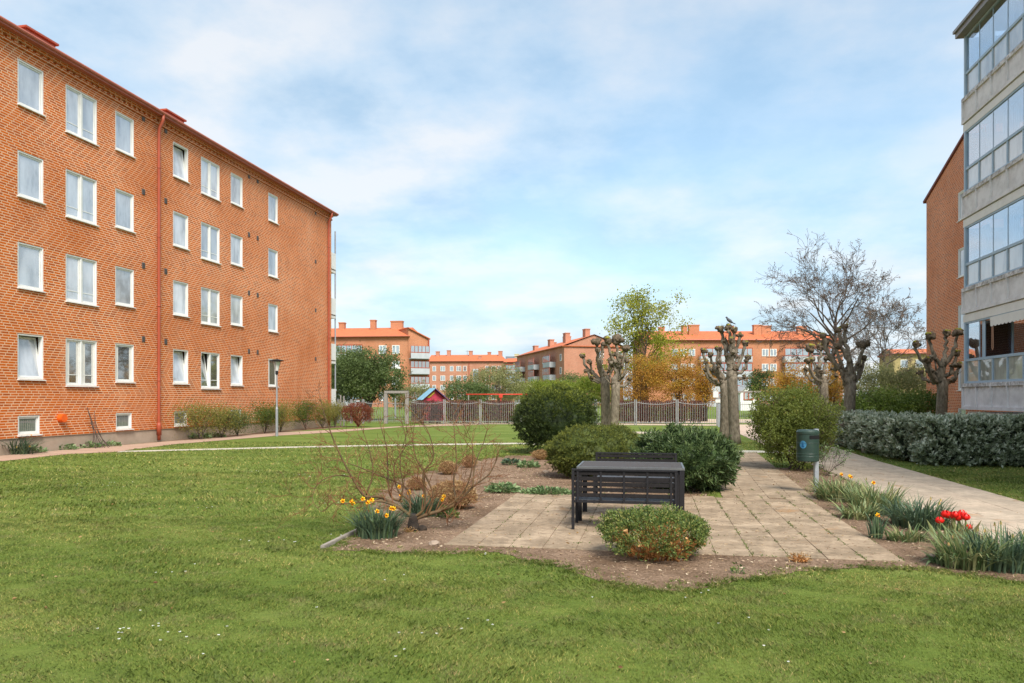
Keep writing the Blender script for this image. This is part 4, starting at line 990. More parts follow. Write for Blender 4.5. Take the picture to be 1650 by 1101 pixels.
# ------------------------------------------------------------------ trees
def curve(p0, p1, p2, n=6, wig=0):
    p0, p1, p2 = Vector(p0), Vector(p1), Vector(p2); out = []
    for i in range(n + 1):
        t = i / n; p = p0 * (1 - t) ** 2 + p1 * 2 * t * (1 - t) + p2 * t * t
        if 0 < i < n and wig: p = p + Vector([random.gauss(0, wig) for _ in range(3)])
        out.append(p)
    return out
def pollard(px, Y, fork_py, knobs, r, label, lean=0, leader=None):
    s = F / Y; x, y = P(px, Y); e = empty('pollard_tree', (x, y, 0), A, label, 'tree', 'pollarded trees along the path')
    zf = H - (fork_py - HY) / s
    mb = MB(); n = 9; pts = []; rad = []
    for i in range(n + 1):
        t = i / n; pts.append((lean * t + .03 * math.sin(3 * t + px), .03 * math.cos(4 * t), zf * t)); rad.append(r * (1.22 if i == 0 else 1.06 if i == 1 else 1 - .06 * t))
    mb.tube(pts, rad, 16); mb.blob((lean + .03 * math.sin(3 + px), 0, zf - .06), r * 1.03, .45, 2.4, seed=px, sq=(1, 1, 1.3))
    tr = mb.build('trunk', bark, e, smooth=True)
    top = Vector((lean + .03 * math.sin(3 + px), 0, zf - .05)); nk = len(knobs)
    zmax = max(H - (k_[1] - HY) / s for k_ in knobs); mx_ = sum((k_[0] - px) / s for k_ in knobs) / nk; LL = .5 * (zmax - zf)
    lead = [top + Vector((mx_ * .6 * t + .05 * math.sin(5 * t + px), .06 * math.sin(4 * t), LL * t)) for t in (0, .25, .5, .75, 1)]
    ld = MB(); ld.tube(lead, [r * .99, r * .84, r * .70, r * .55, r * .42], 12); [ld.blob(lead[q] + Vector((random.gauss(0, .04), random.gauss(0, .04), 0)), r * (.88 - .12 * q), .55, 2.6, seed=px + q) for q in (1, 2)]
    ld.build('leader', bark, tr, smooth=True)
    extra = [(px + random.choice((-1, 1)) * random.uniform(6, 20) * s / 46, fork_py - random.uniform(14, 38) * s / 46, random.uniform(2.2, 3)) for _ in range(3)]
    for j, (kx, ky, kr) in enumerate(list(knobs) + extra):
        small = j >= nk
        dx = (kx - px) / s; z = H - (ky - HY) / s; dy = random.uniform(-.6, .6) * (abs(dx) * .7 + .3)
        end = Vector((dx, dy, z)); tq = max(0, min(1, ((z - zf) * .62 - .22 - .5 * abs(dx)) / max(LL, .1))); qi = tq * 4; q0 = int(min(3, qi)); st = lead[q0].lerp(lead[q0 + 1], qi - q0) + Vector((0, random.gauss(0, r * .2), 0))
        up = max(0, min(1, (z - zf - .3) / 1.2)); mid = st.lerp(end, .5) + Vector(((dx - st.x) * (.42 - .15 * up), dy * .35, -.10 - .25 * abs(dx)))
        ln = (end - top).length; r0 = min(r * .42, .045 + .024 * ln) * (.6 if small else 1); c = curve(st, mid, end, 9, .028)
        lb = MB(); lb.tube(c, [r0 * (1.35 if i == 0 else 1 - .40 * i / 9) * random.uniform(.88, 1.2) for i in range(10)], 9)
        k = kr / s * .98; kb = MB()
        for q in range(9):
            o = Vector((random.gauss(0, k * .42), random.gauss(0, k * .42), random.gauss(0, k * .35))); kb.blob(end + o, k * random.uniform(.35, .7), .7, 3.2, seed=px + j * 5 + q)
        kb.blob(end, k * .9, .55, 2.8, seed=px + j)
        if not small and random.random() < .8:
            w_ = c[random.randint(3, 6)]; lb.blob(w_ + Vector([random.gauss(0, r0 * .5) for _ in range(3)]), r0 * random.uniform(.9, 1.25), .6, 3, seed=j)
        for q in range(7):
            a = end + Vector([random.gauss(0, k * .4) for _ in range(3)]); kb.tube([a, a + Vector((random.gauss(0, .07), random.gauss(0, .07), random.uniform(.04, .16)))], [.010, .004], 4)
        lb.build('limb', bark, tr, smooth=True); kn = kb.build('knuckle', knobm, tr, smooth=True)
        if random.random() < .7 and not small:
            ms = MB()
            for q in range(6): ms.blob(end + Vector((random.gauss(0, k * .35), random.gauss(0, k * .35), k * .62)), k * random.uniform(.25, .45), .6, 3, seed=q)
            ms.build('moss', mossm, tr, smooth=True)
    return e
pollard(975, 33, 612, [(940, 573, 4.5), (961, 551, 7), (962, 566, 4.5), (945, 598, 3.5), (953, 608, 3.5), (950, 583, 4), (973, 555, 5), (985, 580, 4)], .215, 'pollard with knobbly limbs, left trunk of the pair behind the juniper mound', lean=.02)
pollard(991, 32, 619, [(978, 549, 6), (993, 548, 8), (1007, 562, 6), (1009, 582, 4), (1014, 611, 3.5), (1003, 607, 3.5), (986, 572, 4.5), (998, 575, 4)], .195, 'pollard with knobbly limbs, right trunk of the pair behind the juniper mound')
pollard(1168, 29, 618, [(1138, 565, 4.5), (1147, 572, 4.5), (1153, 562, 4), (1162, 563, 4.5), (1134, 584, 3.5), (1141, 595, 3.5), (1156, 592, 3)], .18, 'grey pollard, left and shorter trunk of the second pair', lean=-.05)
pollard(1183, 25.6, 603, [(1165, 530, 5.5), (1174, 527, 5.5), (1182, 533, 5), (1192, 541, 4), (1176, 549, 5.5), (1205, 553, 5), (1206, 577, 5), (1184, 594, 5), (1198, 607, 3), (1171, 548, 4)], .185, 'tall pollard with a bird on top, right trunk of the second pair', lean=-.05)
pollard(1368, 25, 618, [(1365, 526, 5.5), (1354, 531, 5), (1395, 556, 8), (1348, 559, 5.5), (1337, 549, 6), (1327, 541, 5.5), (1401, 576, 4.5), (1360, 608, 3.5), (1388, 590, 4)], .19, 'pollard with mossy knuckles standing between green shrub and silvery hedge')
pollard(1327, 31, 618, [(1310, 560, 7), (1324, 559, 6), (1297, 582, 5), (1332, 578, 5), (1304, 594, 4), (1318, 600, 4)], .2, 'pollard half hidden behind the green shrub')
pollard(1518, 26.7, 615, [(1484, 553, 5.5), (1500, 542, 7), (1533, 536, 6), (1541, 536, 7), (1543, 569, 5.5), (1484, 581, 5), (1489, 599, 4.5), (1548, 588, 5), (1547, 602, 4), (1498, 580, 4)], .19, 'pollard in front of the red brick gable behind the hedge')

# bird on the tall pollard
bxp = P3(1175.5, 519, 25.6); e = empty('pigeon', bxp, A + math.radians(200), 'grey pigeon perched on the top knuckle of the tall pollard', 'bird')
mb = MB(); vs = [(-.15, 0, -.035, .012), (-.09, 0, -.01, .035), (-.02, 0, .035, .058), (.05, 0, .075, .055), (.09, 0, .115, .036), (.105, 0, .145, .030), (.13, 0, .158, .029), (.15, 0, .155, .018)]
mb.tube([(a, b, c_) for a, b, c_, r in vs], [r for *_, r in vs], 12); mb.tube([(.15, 0, .155), (.18, 0, .148)], [.012, .003], 6)
mb.add([(-.12, -.03, -.025), (-.12, .03, -.025), (-.24, .035, -.07), (-.24, -.035, -.07), (-.12, -.03, -.01), (-.12, .03, -.01), (-.24, .035, -.062), (-.24, -.035, -.062)], [(0, 1, 2, 3), (4, 7, 6, 5), (0, 3, 7, 4), (1, 5, 6, 2), (2, 6, 7, 3)])
mb.build('body', pigeon, e, smooth=True)
mb = MB(); [mb.tube([(0, sy * .02, -.02), (.01, sy * .022, -.07), (.03, sy * .022, -.075)], .005, 5) for sy in (-1, 1)]; mb.build('legs', dorange, e)

def grow(mb, p, d, length, r, depth, spread=.55, upb=.12, nseg=5, wig=.12, kids=3, tips=None, minr=.004, ratio=.62, dec=.7):
    pts = [p.copy()]; rad = [r]; q = p.copy(); dd = d.copy()
    for i in range(nseg):
        dd = (dd + Vector([random.gauss(0, wig) for _ in range(3)]) + Vector((0, 0, upb * .3))).normalized(); q = q + dd * length / nseg
        pts.append(q.copy()); rad.append(max(minr, r * (1 - .5 * (i + 1) / nseg)))
    mb.tube(pts, rad, 7 if r > .06 else (4 if r > .015 else 3), cap=False)
    if depth == 0:
        if tips is not None: tips.append(tuple(q)); tips.append(tuple(pts[-2]))
        return
    for k in range(kids):
        t = random.randint(max(1, nseg // 2 - 1), nseg) if k else nseg
        a = random.uniform(0, 6.28); perp = dd.orthogonal().normalized(); perp = Matrix.Rotation(a, 3, dd) @ perp
        nd = (dd + perp * spread * random.uniform(.6, 1.3) + Vector((0, 0, upb))).normalized()
        grow(mb, pts[t], nd, length * random.uniform(dec - .12, dec + .12), max(minr, rad[t] * ratio * random.uniform(.85, 1.1)), depth - 1, spread, upb, nseg if depth > 1 else 3, wig, kids, tips, minr, ratio, dec)
# big bare round-crowned tree
def bare(px, Y, label, seed, trunk_h, top_h, RX, mat, depth=4, r=.22, first=16, kids=3, upb=.05, name='bare_tree', minr=.014, wig=.16):
    random.seed(seed); x, y = P(px, Y); e = empty(name, (x, y, 0), 0, label, 'tree')
    lead = top_h * .72; mb = MB(); c = [(.12 * math.sin(i), .1 * math.cos(i * 1.3), lead * i / 8) for i in range(9)]
    mb.tube(c, [r * (1.25 if i == 0 else 1 - .9 * i / 8 + .05) for i in range(9)], 12); mb.build('trunk', mat, e, smooth=True)
    cb = MB(); tips = []; cz = (trunk_h + top_h) / 2; rz_ = (top_h - trunk_h) / 2
    for k in range(first):
        t = (k + .5) / first; h = trunk_h + (lead - trunk_h) * t; a = k * 2.4 + random.uniform(-.3, .3); el = .15 + 1.15 * t ** 1.2
        zz = (h + rz_ * .5 * t - cz) / rz_; reach = RX * math.sqrt(max(.15, 1 - zz * zz)) ; ln = (reach * .62 if t < .75 else (top_h - h) * .62)
        d = Vector((math.cos(a) * math.cos(el), math.sin(a) * math.cos(el), math.sin(el)))
        grow(cb, Vector((0, 0, h)), d, ln, r * (.42 - .2 * t), depth, .62, upb, 5, wig, kids, tips, minr, .62, .64)
    cb.build('crown', mat, e); random.seed(seed + 1); return e, tips
e, tips = bare(1345, 58, 'large leafless tree with a wide rounded crown against the sky', 5, 4.6, 11.0, 5.6, twiggrey, 5, .26, 18, 3, .0, wig=.12, minr=.011)
print('tips', len(tips), max(t[2] for t in tips), min(t[0] for t in tips), max(t[0] for t in tips))
leaves('bud', np.array(tips)[::3] + RNG.normal(size=(len(tips[::3]), 3)) * .05, RNG.normal(size=(len(tips[::3]), 3)), .14, .06, LEAF('bud_leaf', [(.16, .11, .09), (.24, .17, .12)], .8, .2), e)
e, tips = bare(1425, 66, 'smaller leafless tree right of the large bare tree', 9, 2.8, 9.4, 4.2, twiggrey, 5, .16, 13, 3, .02, wig=.12, minr=.011)
leaves('bud', np.array(tips)[::2], RNG.normal(size=(len(tips[::2]), 3)), .14, .06, MATS['bud_leaf'], e)
# yellow-green maple
e, tips = bare(1040, 55, 'tall yellow-green tree in young leaf behind the bronze shrubs', 12, 2.4, 8.6, 2.7, twigbrown, 3, .15, 16, 3, .15, 'leafy_tree', .01)
tips = np.array(tips); k = 11; p = np.repeat(tips, k, 0) + RNG.normal(size=(len(tips) * k, 3)) * [.28, .28, .22]
print('maple', len(tips), tips.max(0), tips.min(0))
leaves('crown_leaves', p, RNG.normal(size=(len(p), 3)), .15, .11, L_maple, e, rnd=np.clip(np.repeat(RNG.random(len(tips)), k) * .6 + .4 * RNG.random(len(p)), 0, 1))
# dense green tree at left and its neighbours
def leafy(name, px, Y, label, R, cz, K, n, cr, L, W, m, seed, stems=4, trunk=.12, cat='tree', hollow=.4, stemm=None, zmin=-.8, group=None):
    random.seed(seed); x, y = P(px, Y); e = empty(name, (x, y, 0), A, label, cat, group)
    mb = MB()
    for k in range(stems):
        a = random.uniform(0, 6.28); rr = random.uniform(.2, .7); end = (R[0] * rr * math.cos(a), R[1] * rr * math.sin(a), cz + R[2] * random.uniform(.1, .75))
        b0 = (random.gauss(0, .12 if stems > 1 else 0), random.gauss(0, .12 if stems > 1 else 0), 0)
        c = curve(b0, (b0[0] + end[0] * .2, b0[1] + end[1] * .2, end[2] * .6), end, 7, .05 * R[0] / 2); mb.tube(c, [trunk * (1 - .8 * i / 7) for i in range(8)], 7)
        for j in range(5):
            q = c[random.randint(2, 6)]; d = Vector((random.gauss(0, 1), random.gauss(0, 1), random.uniform(.1, 1.2))).normalized(); mb.tube([q, q + d * R[0] * .35, q + d * R[0] * .6 + Vector((0, 0, .1))], [trunk * .35, trunk * .22, trunk * .1], 5)
    mb.build('stems' if stems > 1 else 'trunk', stemm or twigbrown, e, smooth=True)
    clumpy(e, R, cz, K, n, cr, L, W, m, 'crown' if cat == 'tree' else 'foliage', hollow, seed=seed, zmin=zmin); return e
leafy('leafy_tree', 592, 52, 'dense dark green tree beside the end of the left brick block', (2.6, 2.4, 2.2), 3.1, 260, 75, .27, .15, .075, L_tree, 3, 7, .12, hollow=.25)
leafy('leafy_tree', 548, 55, 'green tree tucked behind the corner of the left brick block', (1.6, 1.6, 2.2), 3.2, 110, 75, .27, .15, .075, L_tree, 4, 4, .1, hollow=.2)
leafy('shrub', 668, 60, 'loose green shrub between the gateway and the playhouse', (2.2, 1.5, 1.1), 1.6, 110, 55, .22, .12, .07, L_far, 5, 5, .05, 'shrub')
leafy('shrub', 748, 66, 'rounded green bush behind the playhouse', (2.1, 1.6, 1.5), 1.8, 110, 60, .25, .14, .08, L_tree, 6, 5, .05, 'shrub')
leafy('leafy_tree', 804, 74, 'pale olive tree in front of the distant chimneyed block', (3.0, 2.5, 2.2), 2.7, 170, 60, .3, .16, .09, L_far, 7, 5, .08)
leafy('shrub', 880, 95, 'flat topped yellow-green shrub beyond the dark yew', (4.4, 2, .95), 2.7, 150, 70, .4, .2, .09, L_lime, 8, 9, .05, 'shrub')
leafy('leafy_tree', 925, 110, 'dark green slanting shrub below the brick gable', (3.4, 2, 2.0), 3.1, 130, 60, .4, .2, .1, L_tree, 9, 4, .08)
leafy('shrub', 952, 62, 'lime green rounded shrub left of the first pollard pair', (1.9, 1.5, 1.4), 1.9, 120, 70, .22, .13, .07, L_lime, 10, 6, .04, 'shrub')
leafy('leafy_tree', 1226, 62, 'small dark green tree right of the tall pollard', (1.1, 1.1, 1.4), 2.6, 60, 70, .22, .14, .07, L_tree, 11, 2, .06)
for i, (px, Y, R, cz, seed, lb) in enumerate([(1032, 50, (1.9, 1.5, 2.0), 2.7, 21, 'bronze leaved shrub nearest the first pollard pair'), (1092, 49, (2.1, 1.5, 2.1), 2.8, 22, 'widest bronze leaved shrub in the middle of the row'), (1136, 50, (1.2, 1.2, 1.7), 2.5, 23, 'small bronze shrub just left of the second pollard pair'), (1275, 48, (1.7, 1.4, 1.6), 2.3, 24, 'orange leaved shrub behind the big green shrub'), (1335, 47, (1.3, 1.2, 1.5), 2.2, 25, 'orange leaved shrub behind the mossy pollard')]):
    leafy('bronze_shrub', px, Y, lb, R, cz, int(130 * R[0] / 1.5), 55, .2, .10, .055, L_bronze, seed, 14, .035, 'shrub', hollow=.1, zmin=-1, group='bronze shrubs behind the fence')
leafy('shrub', 1412, 33, 'fresh green shrub behind the silvery hedge', (1.9, 1.3, .85), 1.15, 170, 80, .16, .09, .045, L_priv2, 31, 8, .03, 'shrub', hollow=.2)
leafy('shrub', 1465, 34, 'green shrub left of the brick gable behind the hedge', (1.3, 1.2, .8), 1.1, 120, 80, .16, .09, .045, L_priv2, 32, 8, .03, 'shrub', hollow=.2)
leafy('shrub', 1455, 45, 'tall loose olive shrub in front of the ochre block', (2.6, 1.6, 1.7), 2.0, 170, 55, .25, .12, .06, L_far, 33, 8, .04, 'shrub')
leafy('shrub', 1395, 50, 'loose bronze and olive shrub under the bare trees', (2.0, 1.6, 1.6), 2.3, 120, 45, .25, .12, .06, L_far, 34, 8, .04, 'shrub')
leafy('shrub', 1357, 27.5, 'yellow flowering shrub behind the mossy pollard', (.35, .3, .35), .85, 20, 40, .09, .05, .03, L_lime, 35, 3, .015, 'shrub')

# brown hedge behind the fence, in separate bushes
def brownbush(px, Y, R, label, m, seed, n=2600, group=None, leafn=1):
    random.seed(seed); x, y = P(px, Y); e = empty('brown_bush', (x, y, 0), 0, label, 'bush', group); mb = MB()
    for k in range(int(55 * R[0])):
        a, b = random.uniform(-R[0], R[0]), random.uniform(-R[1], R[1]); h = R[2] * random.uniform(.75, 1.05); mb.tube(curve((a * .8, b * .8, 0), (a * .85, b * .85, h * .5), (a + random.gauss(0, .1), b + random.gauss(0, .1), h), 3, .03), [.012, .010, .008, .005], 4)
    mb.build('stems', M('maroon_stem', (.10, .035, .03), (.06, .02, .02), .8), e)
    p = np.stack([RNG.uniform(-R[0], R[0], n), RNG.uniform(-R[1], R[1], n), R[2] * RNG.uniform(.12, 1, n)], 1)
    q = (p[:, 0] / R[0]) ** 4 + (p[:, 2] / R[2]) ** 8 < 1.15
    leaves('foliage', p[q], RNG.normal(size=(q.sum(), 3)), .075, .035, m, e)
for i, (px, hw, lb) in enumerate([(690, 27, 'dark maroon hedge bush in front of the playhouse'), (745, 27, 'maroon hedge bush right of the playhouse'), (803, 27, 'maroon hedge bush under the red swing beam'), (1013, 17, 'maroon hedge bush just right of the first pollard pair'), (1049, 21, 'maroon hedge bush in the middle of the right fence stretch'), (1088, 20, 'maroon bush at the double fence post'), (1121, 11, 'thin maroon bush near the right fence end')]):
    brownbush(px, 46.2, (hw / 26, .45, 1.42), lb, L_brownhedge, 40 + i, int(260 * hw), 'maroon hedge bushes inside the fence')
random.seed(51); x, y = P(577, 40.5); e = empty('rusty_bush', (x, y, 0), 0, 'rounded rusty brown twiggy bush in front of the fence by the brick corner', 'bush')
mb = MB()
for k in range(90):
    a = random.uniform(0, 6.28); rr = random.random() ** .5; mb.tube(curve((0, 0, 0), (rr * .5 * math.cos(a), rr * .4 * math.sin(a), .8), (rr * .95 * math.cos(a), rr * .8 * math.sin(a), 1.3 - .5 * rr * rr), 4, .04), [.012, .01, .008, .006, .004], 4)
mb.build('twigs', M('rusty_twig', (.24, .07, .03), (.13, .04, .02), .8), e)
bush(e, (.9, .75, 1.3), 4200, .07, .03, L_rust, 52, .1, thick=.25, core=0)

# ------------------------------------------------------------------ shrubs of the bed
x, y = G(895, 731); e = empty('yew_bush', (x, y, 0), 0, 'large dark green yew bush with yellowish tips left of the juniper', 'bush')
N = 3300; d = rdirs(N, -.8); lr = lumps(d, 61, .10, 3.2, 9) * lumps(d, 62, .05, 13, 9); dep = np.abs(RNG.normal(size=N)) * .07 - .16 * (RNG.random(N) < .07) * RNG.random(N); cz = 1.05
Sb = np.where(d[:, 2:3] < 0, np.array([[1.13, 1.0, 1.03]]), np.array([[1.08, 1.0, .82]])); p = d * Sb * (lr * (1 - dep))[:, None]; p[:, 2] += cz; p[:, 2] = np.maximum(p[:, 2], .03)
rn = np.clip(.12 + .5 * RNG.random(N) + np.clip(d[:, 2] * .7 + d[:, 0] * .12, -.15, .75) - dep * 1.5, 0, 1)  # yellowish tips, plus light on the crown painted into leaf tone; deeper shoots darker
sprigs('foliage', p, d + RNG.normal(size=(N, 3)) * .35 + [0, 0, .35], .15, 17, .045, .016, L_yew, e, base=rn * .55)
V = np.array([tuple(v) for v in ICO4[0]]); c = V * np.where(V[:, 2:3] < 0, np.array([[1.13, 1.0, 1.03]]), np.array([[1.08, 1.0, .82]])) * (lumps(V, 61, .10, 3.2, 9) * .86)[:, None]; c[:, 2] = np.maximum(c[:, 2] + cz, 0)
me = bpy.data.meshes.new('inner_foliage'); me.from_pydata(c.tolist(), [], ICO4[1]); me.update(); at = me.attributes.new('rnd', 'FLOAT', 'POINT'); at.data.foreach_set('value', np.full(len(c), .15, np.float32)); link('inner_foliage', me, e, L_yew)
def mound(px, Y, R, label, seed, N=26000):
    x, y = P(px, Y); e = empty('juniper_bush', (x, y, 0), 0, label, 'bush', 'low juniper mounds'); bush(e, R, N // 9, .026, .010, L_jun, seed, .07, thick=.05, core=.9, k=6, rand=.35, cz=R[2] * .5, zmin=-.9, sprig=(.075, 15))
mound(946, 14.9, (.80, .75, 1.02), 'rounded olive green juniper mound left of the benches', 62, 32000)
mound(988, 16.6, (.62, .62, .98), 'smaller juniper mound rising behind the rounded one', 63, 20000)
x, y = P(1105, 12.9); e = empty('laurel_bush', (x, y, 0), 0, 'broad glossy dark green laurel bush behind the bench', 'bush')
bush(e, (.88, .75, 1.05), 1250, .085, .023, L_laurel, 64, .07, thick=.09, core=.80, up=.6, rand=.3, cz=.52, zmin=-.92, k=6, sprig=(.13, 13))
# green shrub behind the bin
x, y = P(1278, 16.6); e = empty('privet_shrub', (x, y, 0), 0, 'large airy green shrub behind the litter bin', 'shrub')
random.seed(66); mb = MB(); tips = []
for k in range(16):
    a = random.uniform(0, 6.28); grow(mb, Vector((random.gauss(0, .1), random.gauss(0, .1), 0)), Vector((math.cos(a) * .7, math.sin(a) * .6, 1)).normalized(), .85, .02, 3, .55, .1, 4, .12, 3, tips, .003, .65, .66)
mb.build('stems', twigbrown, e); tips = np.array(tips)
d = rdirs(2600, -.95); r = (RNG.random(2600) ** .38) * lumps(d, 67, .15, 2.6) * lumps(d, 69, .09, 9) * (1 + .22 * (RNG.random(2600) < .07) * RNG.random(2600)); pp = d * r[:, None] * [1.02, .95, .92] + [0, 0, .98]; pp[:, 2] = np.maximum(pp[:, 2], .08)
p = np.repeat(pp, 14, 0) + RNG.normal(size=(2600 * 14, 3)) * .045
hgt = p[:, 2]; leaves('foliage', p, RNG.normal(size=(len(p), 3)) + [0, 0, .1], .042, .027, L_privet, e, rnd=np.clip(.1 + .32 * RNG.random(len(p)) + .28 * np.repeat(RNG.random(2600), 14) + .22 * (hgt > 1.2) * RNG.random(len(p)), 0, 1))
# silvery hedge
HG = empty('hedge', (0, 0, 0), 0, 'long clipped hedge of silvery green leaves in front of the balconies', 'hedge')
def hedge_pts(x0, x1, y0, y1, zt, n, seed):
    w_, dpt = x1 - x0, y1 - y0; A1 = w_ * dpt; A2 = 2 * (w_ + dpt) * zt; out = []; nor = []
    k = int(n * A1 / (A1 + A2)); px_ = RNG.uniform(x0, x1, k); py_ = RNG.uniform(y0, y1, k); out.append(np.stack([px_, py_, np.full(k, zt)], 1)); nor.append(np.tile([0, 0, 1.0], (k, 1)))
    for (a, b, c_, dd, nx, ny, ln) in ((x0, y0, x1, y0, 0, -1, w_), (x0, y1, x1, y1, 0, 1, w_), (x0, y0, x0, y1, -1, 0, dpt), (x1, y0, x1, y1, 1, 0, dpt)):
        k = int(n * ln * zt / (A1 + A2)); t = RNG.random(k); z = RNG.random(k) ** .85 * zt; out.append(np.stack([a + (c_ - a) * t, b + (dd - b) * t, z], 1)); nor.append(np.tile([nx, ny, .25], (k, 1)).astype(float))
    p, nn_ = np.concatenate(out), np.concatenate(nor)
    g = np.sin(p[:, 0] * 4 + seed) * np.sin(p[:, 1] * 3.7) * np.sin(p[:, 2] * 5 + 1) * .09 + np.sin(p[:, 0] * 9 + p[:, 2] * 7) * .035
    cx_, cy_ = (x0 + x1) / 2, (y0 + y1) / 2
    # rounded shoulders, undercut foot
    hz = np.clip((p[:, 2] - zt * .7) / (zt * .3), 0, 1); ft = np.clip((.25 - p[:, 2]) / .25, 0, 1); sh = 1 - .16 * hz ** 2 / min(w_, dpt) - .12 * ft / min(w_, dpt)
    p[:, 0] = cx_ + (p[:, 0] - cx_) * (1 - (1 - sh) * min(w_, dpt) / w_); p[:, 1] = cy_ + (p[:, 1] - cy_) * (1 - (1 - sh) * min(w_, dpt) / dpt)
    p += nn_ * (g - np.abs(RNG.normal(size=len(p))) * .07)[:, None]; p[:, 2] = np.maximum(p[:, 2], .03); return p, nn_
secs = [((6.35, 8.62, 18.85, 20.1), 1.03, 2700), ((6.0, 7.3, 20.0, 28.5), .98, 3700)]
for (bx_, zt, n) in secs:
    p, nn_ = hedge_pts(*bx_, zt, n, 2); sprigs('foliage', p, nn_ * .8 + RNG.normal(size=(len(p), 3)) * .4 + [0, 0, .6],   .13, 10, .088, .040, L_hedge, HG, gain=.6)
    mb = MB(); i_ = .12; mb.box(bx_[0] + i_, bx_[1] - i_, bx_[2] + i_, bx_[3] - i_, .12, zt - i_); mb.build('inner_foliage', M('hedge_inner_shade', (.035, .05, .025), (.02, .03, .015), .9, 20), HG, bevel=.08)  # dark core: shade inside the hedge is put into its colour
# log beneath the pollard
x, y = P(1388, 21.5); e = MB(); e.tube([(0, 0, .09), (.75, -.25, .085)], [.085, .075], 12); o = e.build('log', bark, None, smooth=True); o.location = (x, y, 0); tag(o, 'short grey log lying at the left foot of the silvery hedge', 'log')

# clipped shrub in the foreground
x, y = G(1056, 898); e = empty('clipped_shrub', (x, y, 0), 0, 'hard pruned green shrub with orange cut stems in front of the bench', 'shrub')
random.seed(70); mb = MB(); ce = MB(); tips = []
for k in range(130):
    a = random.uniform(0, 6.28); rr = random.random() ** .5; ex, ey, ez = rr * .52 * math.cos(a), rr * .41 * math.sin(a), (.40 - .17 * rr * rr) * random.uniform(.65, 1.08)
    bx0 = (ex * .55 + random.gauss(0, .03), ey * .5 + random.gauss(0, .03), 0); c = curve(bx0, (ex * .7, ey * .7, ez * .45), (ex, ey, ez), 5, .012); r = random.uniform(.004, .011)
    mb.tube(c, [r * 1.1, r, r, r * .9, r * .8, r * .75], 6); tips.append(c[-1])
    if k % 3 == 0:
        d = (c[-1] - c[-2]).normalized(); MB().tube([c[-1] - d * .006, c[-1] + d * .010], [r * 1.7, r * 2.3], 8).build('cut_stem', cutend, e)
    for j in range(2):
        q = c[random.randint(2, 5)]; mb.tube([q, q + Vector((random.gauss(0, .06), random.gauss(0, .06), random.uniform(-.01, .07)))], [.0035, .002], 4)
mb.build('stems', orangewood, e, smooth=True);
N = 15000; d = rdirs(N, -.55); r = lumps(d, 71, .13, 6) * lumps(d, 72, .10, 3) * (1 - np.abs(RNG.normal(size=N)) * .13); p = d * r[:, None] * [.56, .44, .30] + [0, 0, .20]; p[:, 2] = np.maximum(p[:, 2], .03)
keep = (p[:, 2] > .17 + .10 * np.sin(p[:, 0] * 14) * np.cos(p[:, 1] * 9)) | (RNG.random(N) < .16); keep &= np.sin(p[:, 0] * 21 + 3 * p[:, 2]) * np.sin(p[:, 1] * 17 + 1) * np.sin(p[:, 2] * 25) < .14; p, dd = p[keep], d[keep]
p = np.repeat(p, 2, 0) + RNG.normal(size=(len(p) * 2, 3)) * .012
leaves('foliage', p, np.repeat(dd, 2, 0) * .6 + RNG.normal(size=(len(p), 3)) * .7 + [0, 0, .45], .026, .012, L_box, e)

# dry cut-back shrubs (tangles)
def tangle(px, py, R, label, seed, n=150, m=strawm, leaf=L_dry, nl=900, name='dry_shrub', group='dry cut-back shrubs in the bed'):
    random.seed(seed); x, y = G(px, py); e = empty(name, (x, y, 0), 0, label, 'shrub', group); mb = MB()
    for k in range(n):
        a = random.uniform(0, 6.28); rr = random.random() ** .5; ex, ey, ez = rr * R[0] * math.cos(a), rr * R[1] * math.sin(a), R[2] * (1 - .45 * rr * rr) * random.uniform(.6, 1.08)
        sag = random.random() < .4
        if random.random() < .10: q_ = random.uniform(1.2, 1.6); ex *= q_; ey *= q_; ez *= random.uniform(1, 1.35)
        c = curve((ex * .4, ey * .4, 0), (ex * (.5 if not sag else .9), ey * (.5 if not sag else .9), ez * (1.0 if sag else .6)), (ex * 1.05, ey * 1.05, ez * (.55 if sag else 1)), 5, .02 * R[0] / .3)
        r = random.uniform(.0025, .006); mb.tube(c, [r, r, r, r * .8, r * .7, r * .5], 4)
    mb.build('stems', m, e); N = nl; d = rdirs(N, -.4); r = (1 - np.abs(RNG.normal(size=N)) * .2); p = d * r[:, None] * [R[0], R[1], R[2] * .55] + [0, 0, R[2] * .45]; p[:, 2] = np.maximum(p[:, 2], .01)
    leaves('dead_leaves', p, d + RNG.normal(size=(N, 3)) * .9, .035, .011, leaf, e); return e
tangle(729, 820, (.36, .28, .40), 'largest dry straw-brown shrub right of the twisted bare shrub', 80, 480, nl=5200)
tangle(671, 790, (.17, .15, .22), 'small brown stump of shrub behind the twisted bare shrub', 81, 150, nl=1300)
tangle(722, 765, (.20, .18, .28), 'brown cut-back shrub second from the rear in the left bed', 82, 190, nl=1900)
tangle(757, 754, (.17, .16, .28), 'rearmost dry shrub of the left bed', 83, 170, nl=1500)
tangle(873, 741, (.26, .2, .26), 'dry orange-brown shrub at the foot of the dark yew', 84, 160, nl=1500)
tangle(1289, 907, (.10, .05, .09), 'small tuft of dry orange grass at the front edge of the patio', 85, 60, m=orangewood, nl=80, name='dry_tuft', group=None)
tangle(660, 858, (.07, .05, .06), 'little heap of dry twigs beside the twisted shrub stump', 86, 30, nl=40, name='dry_tuft', group=None)

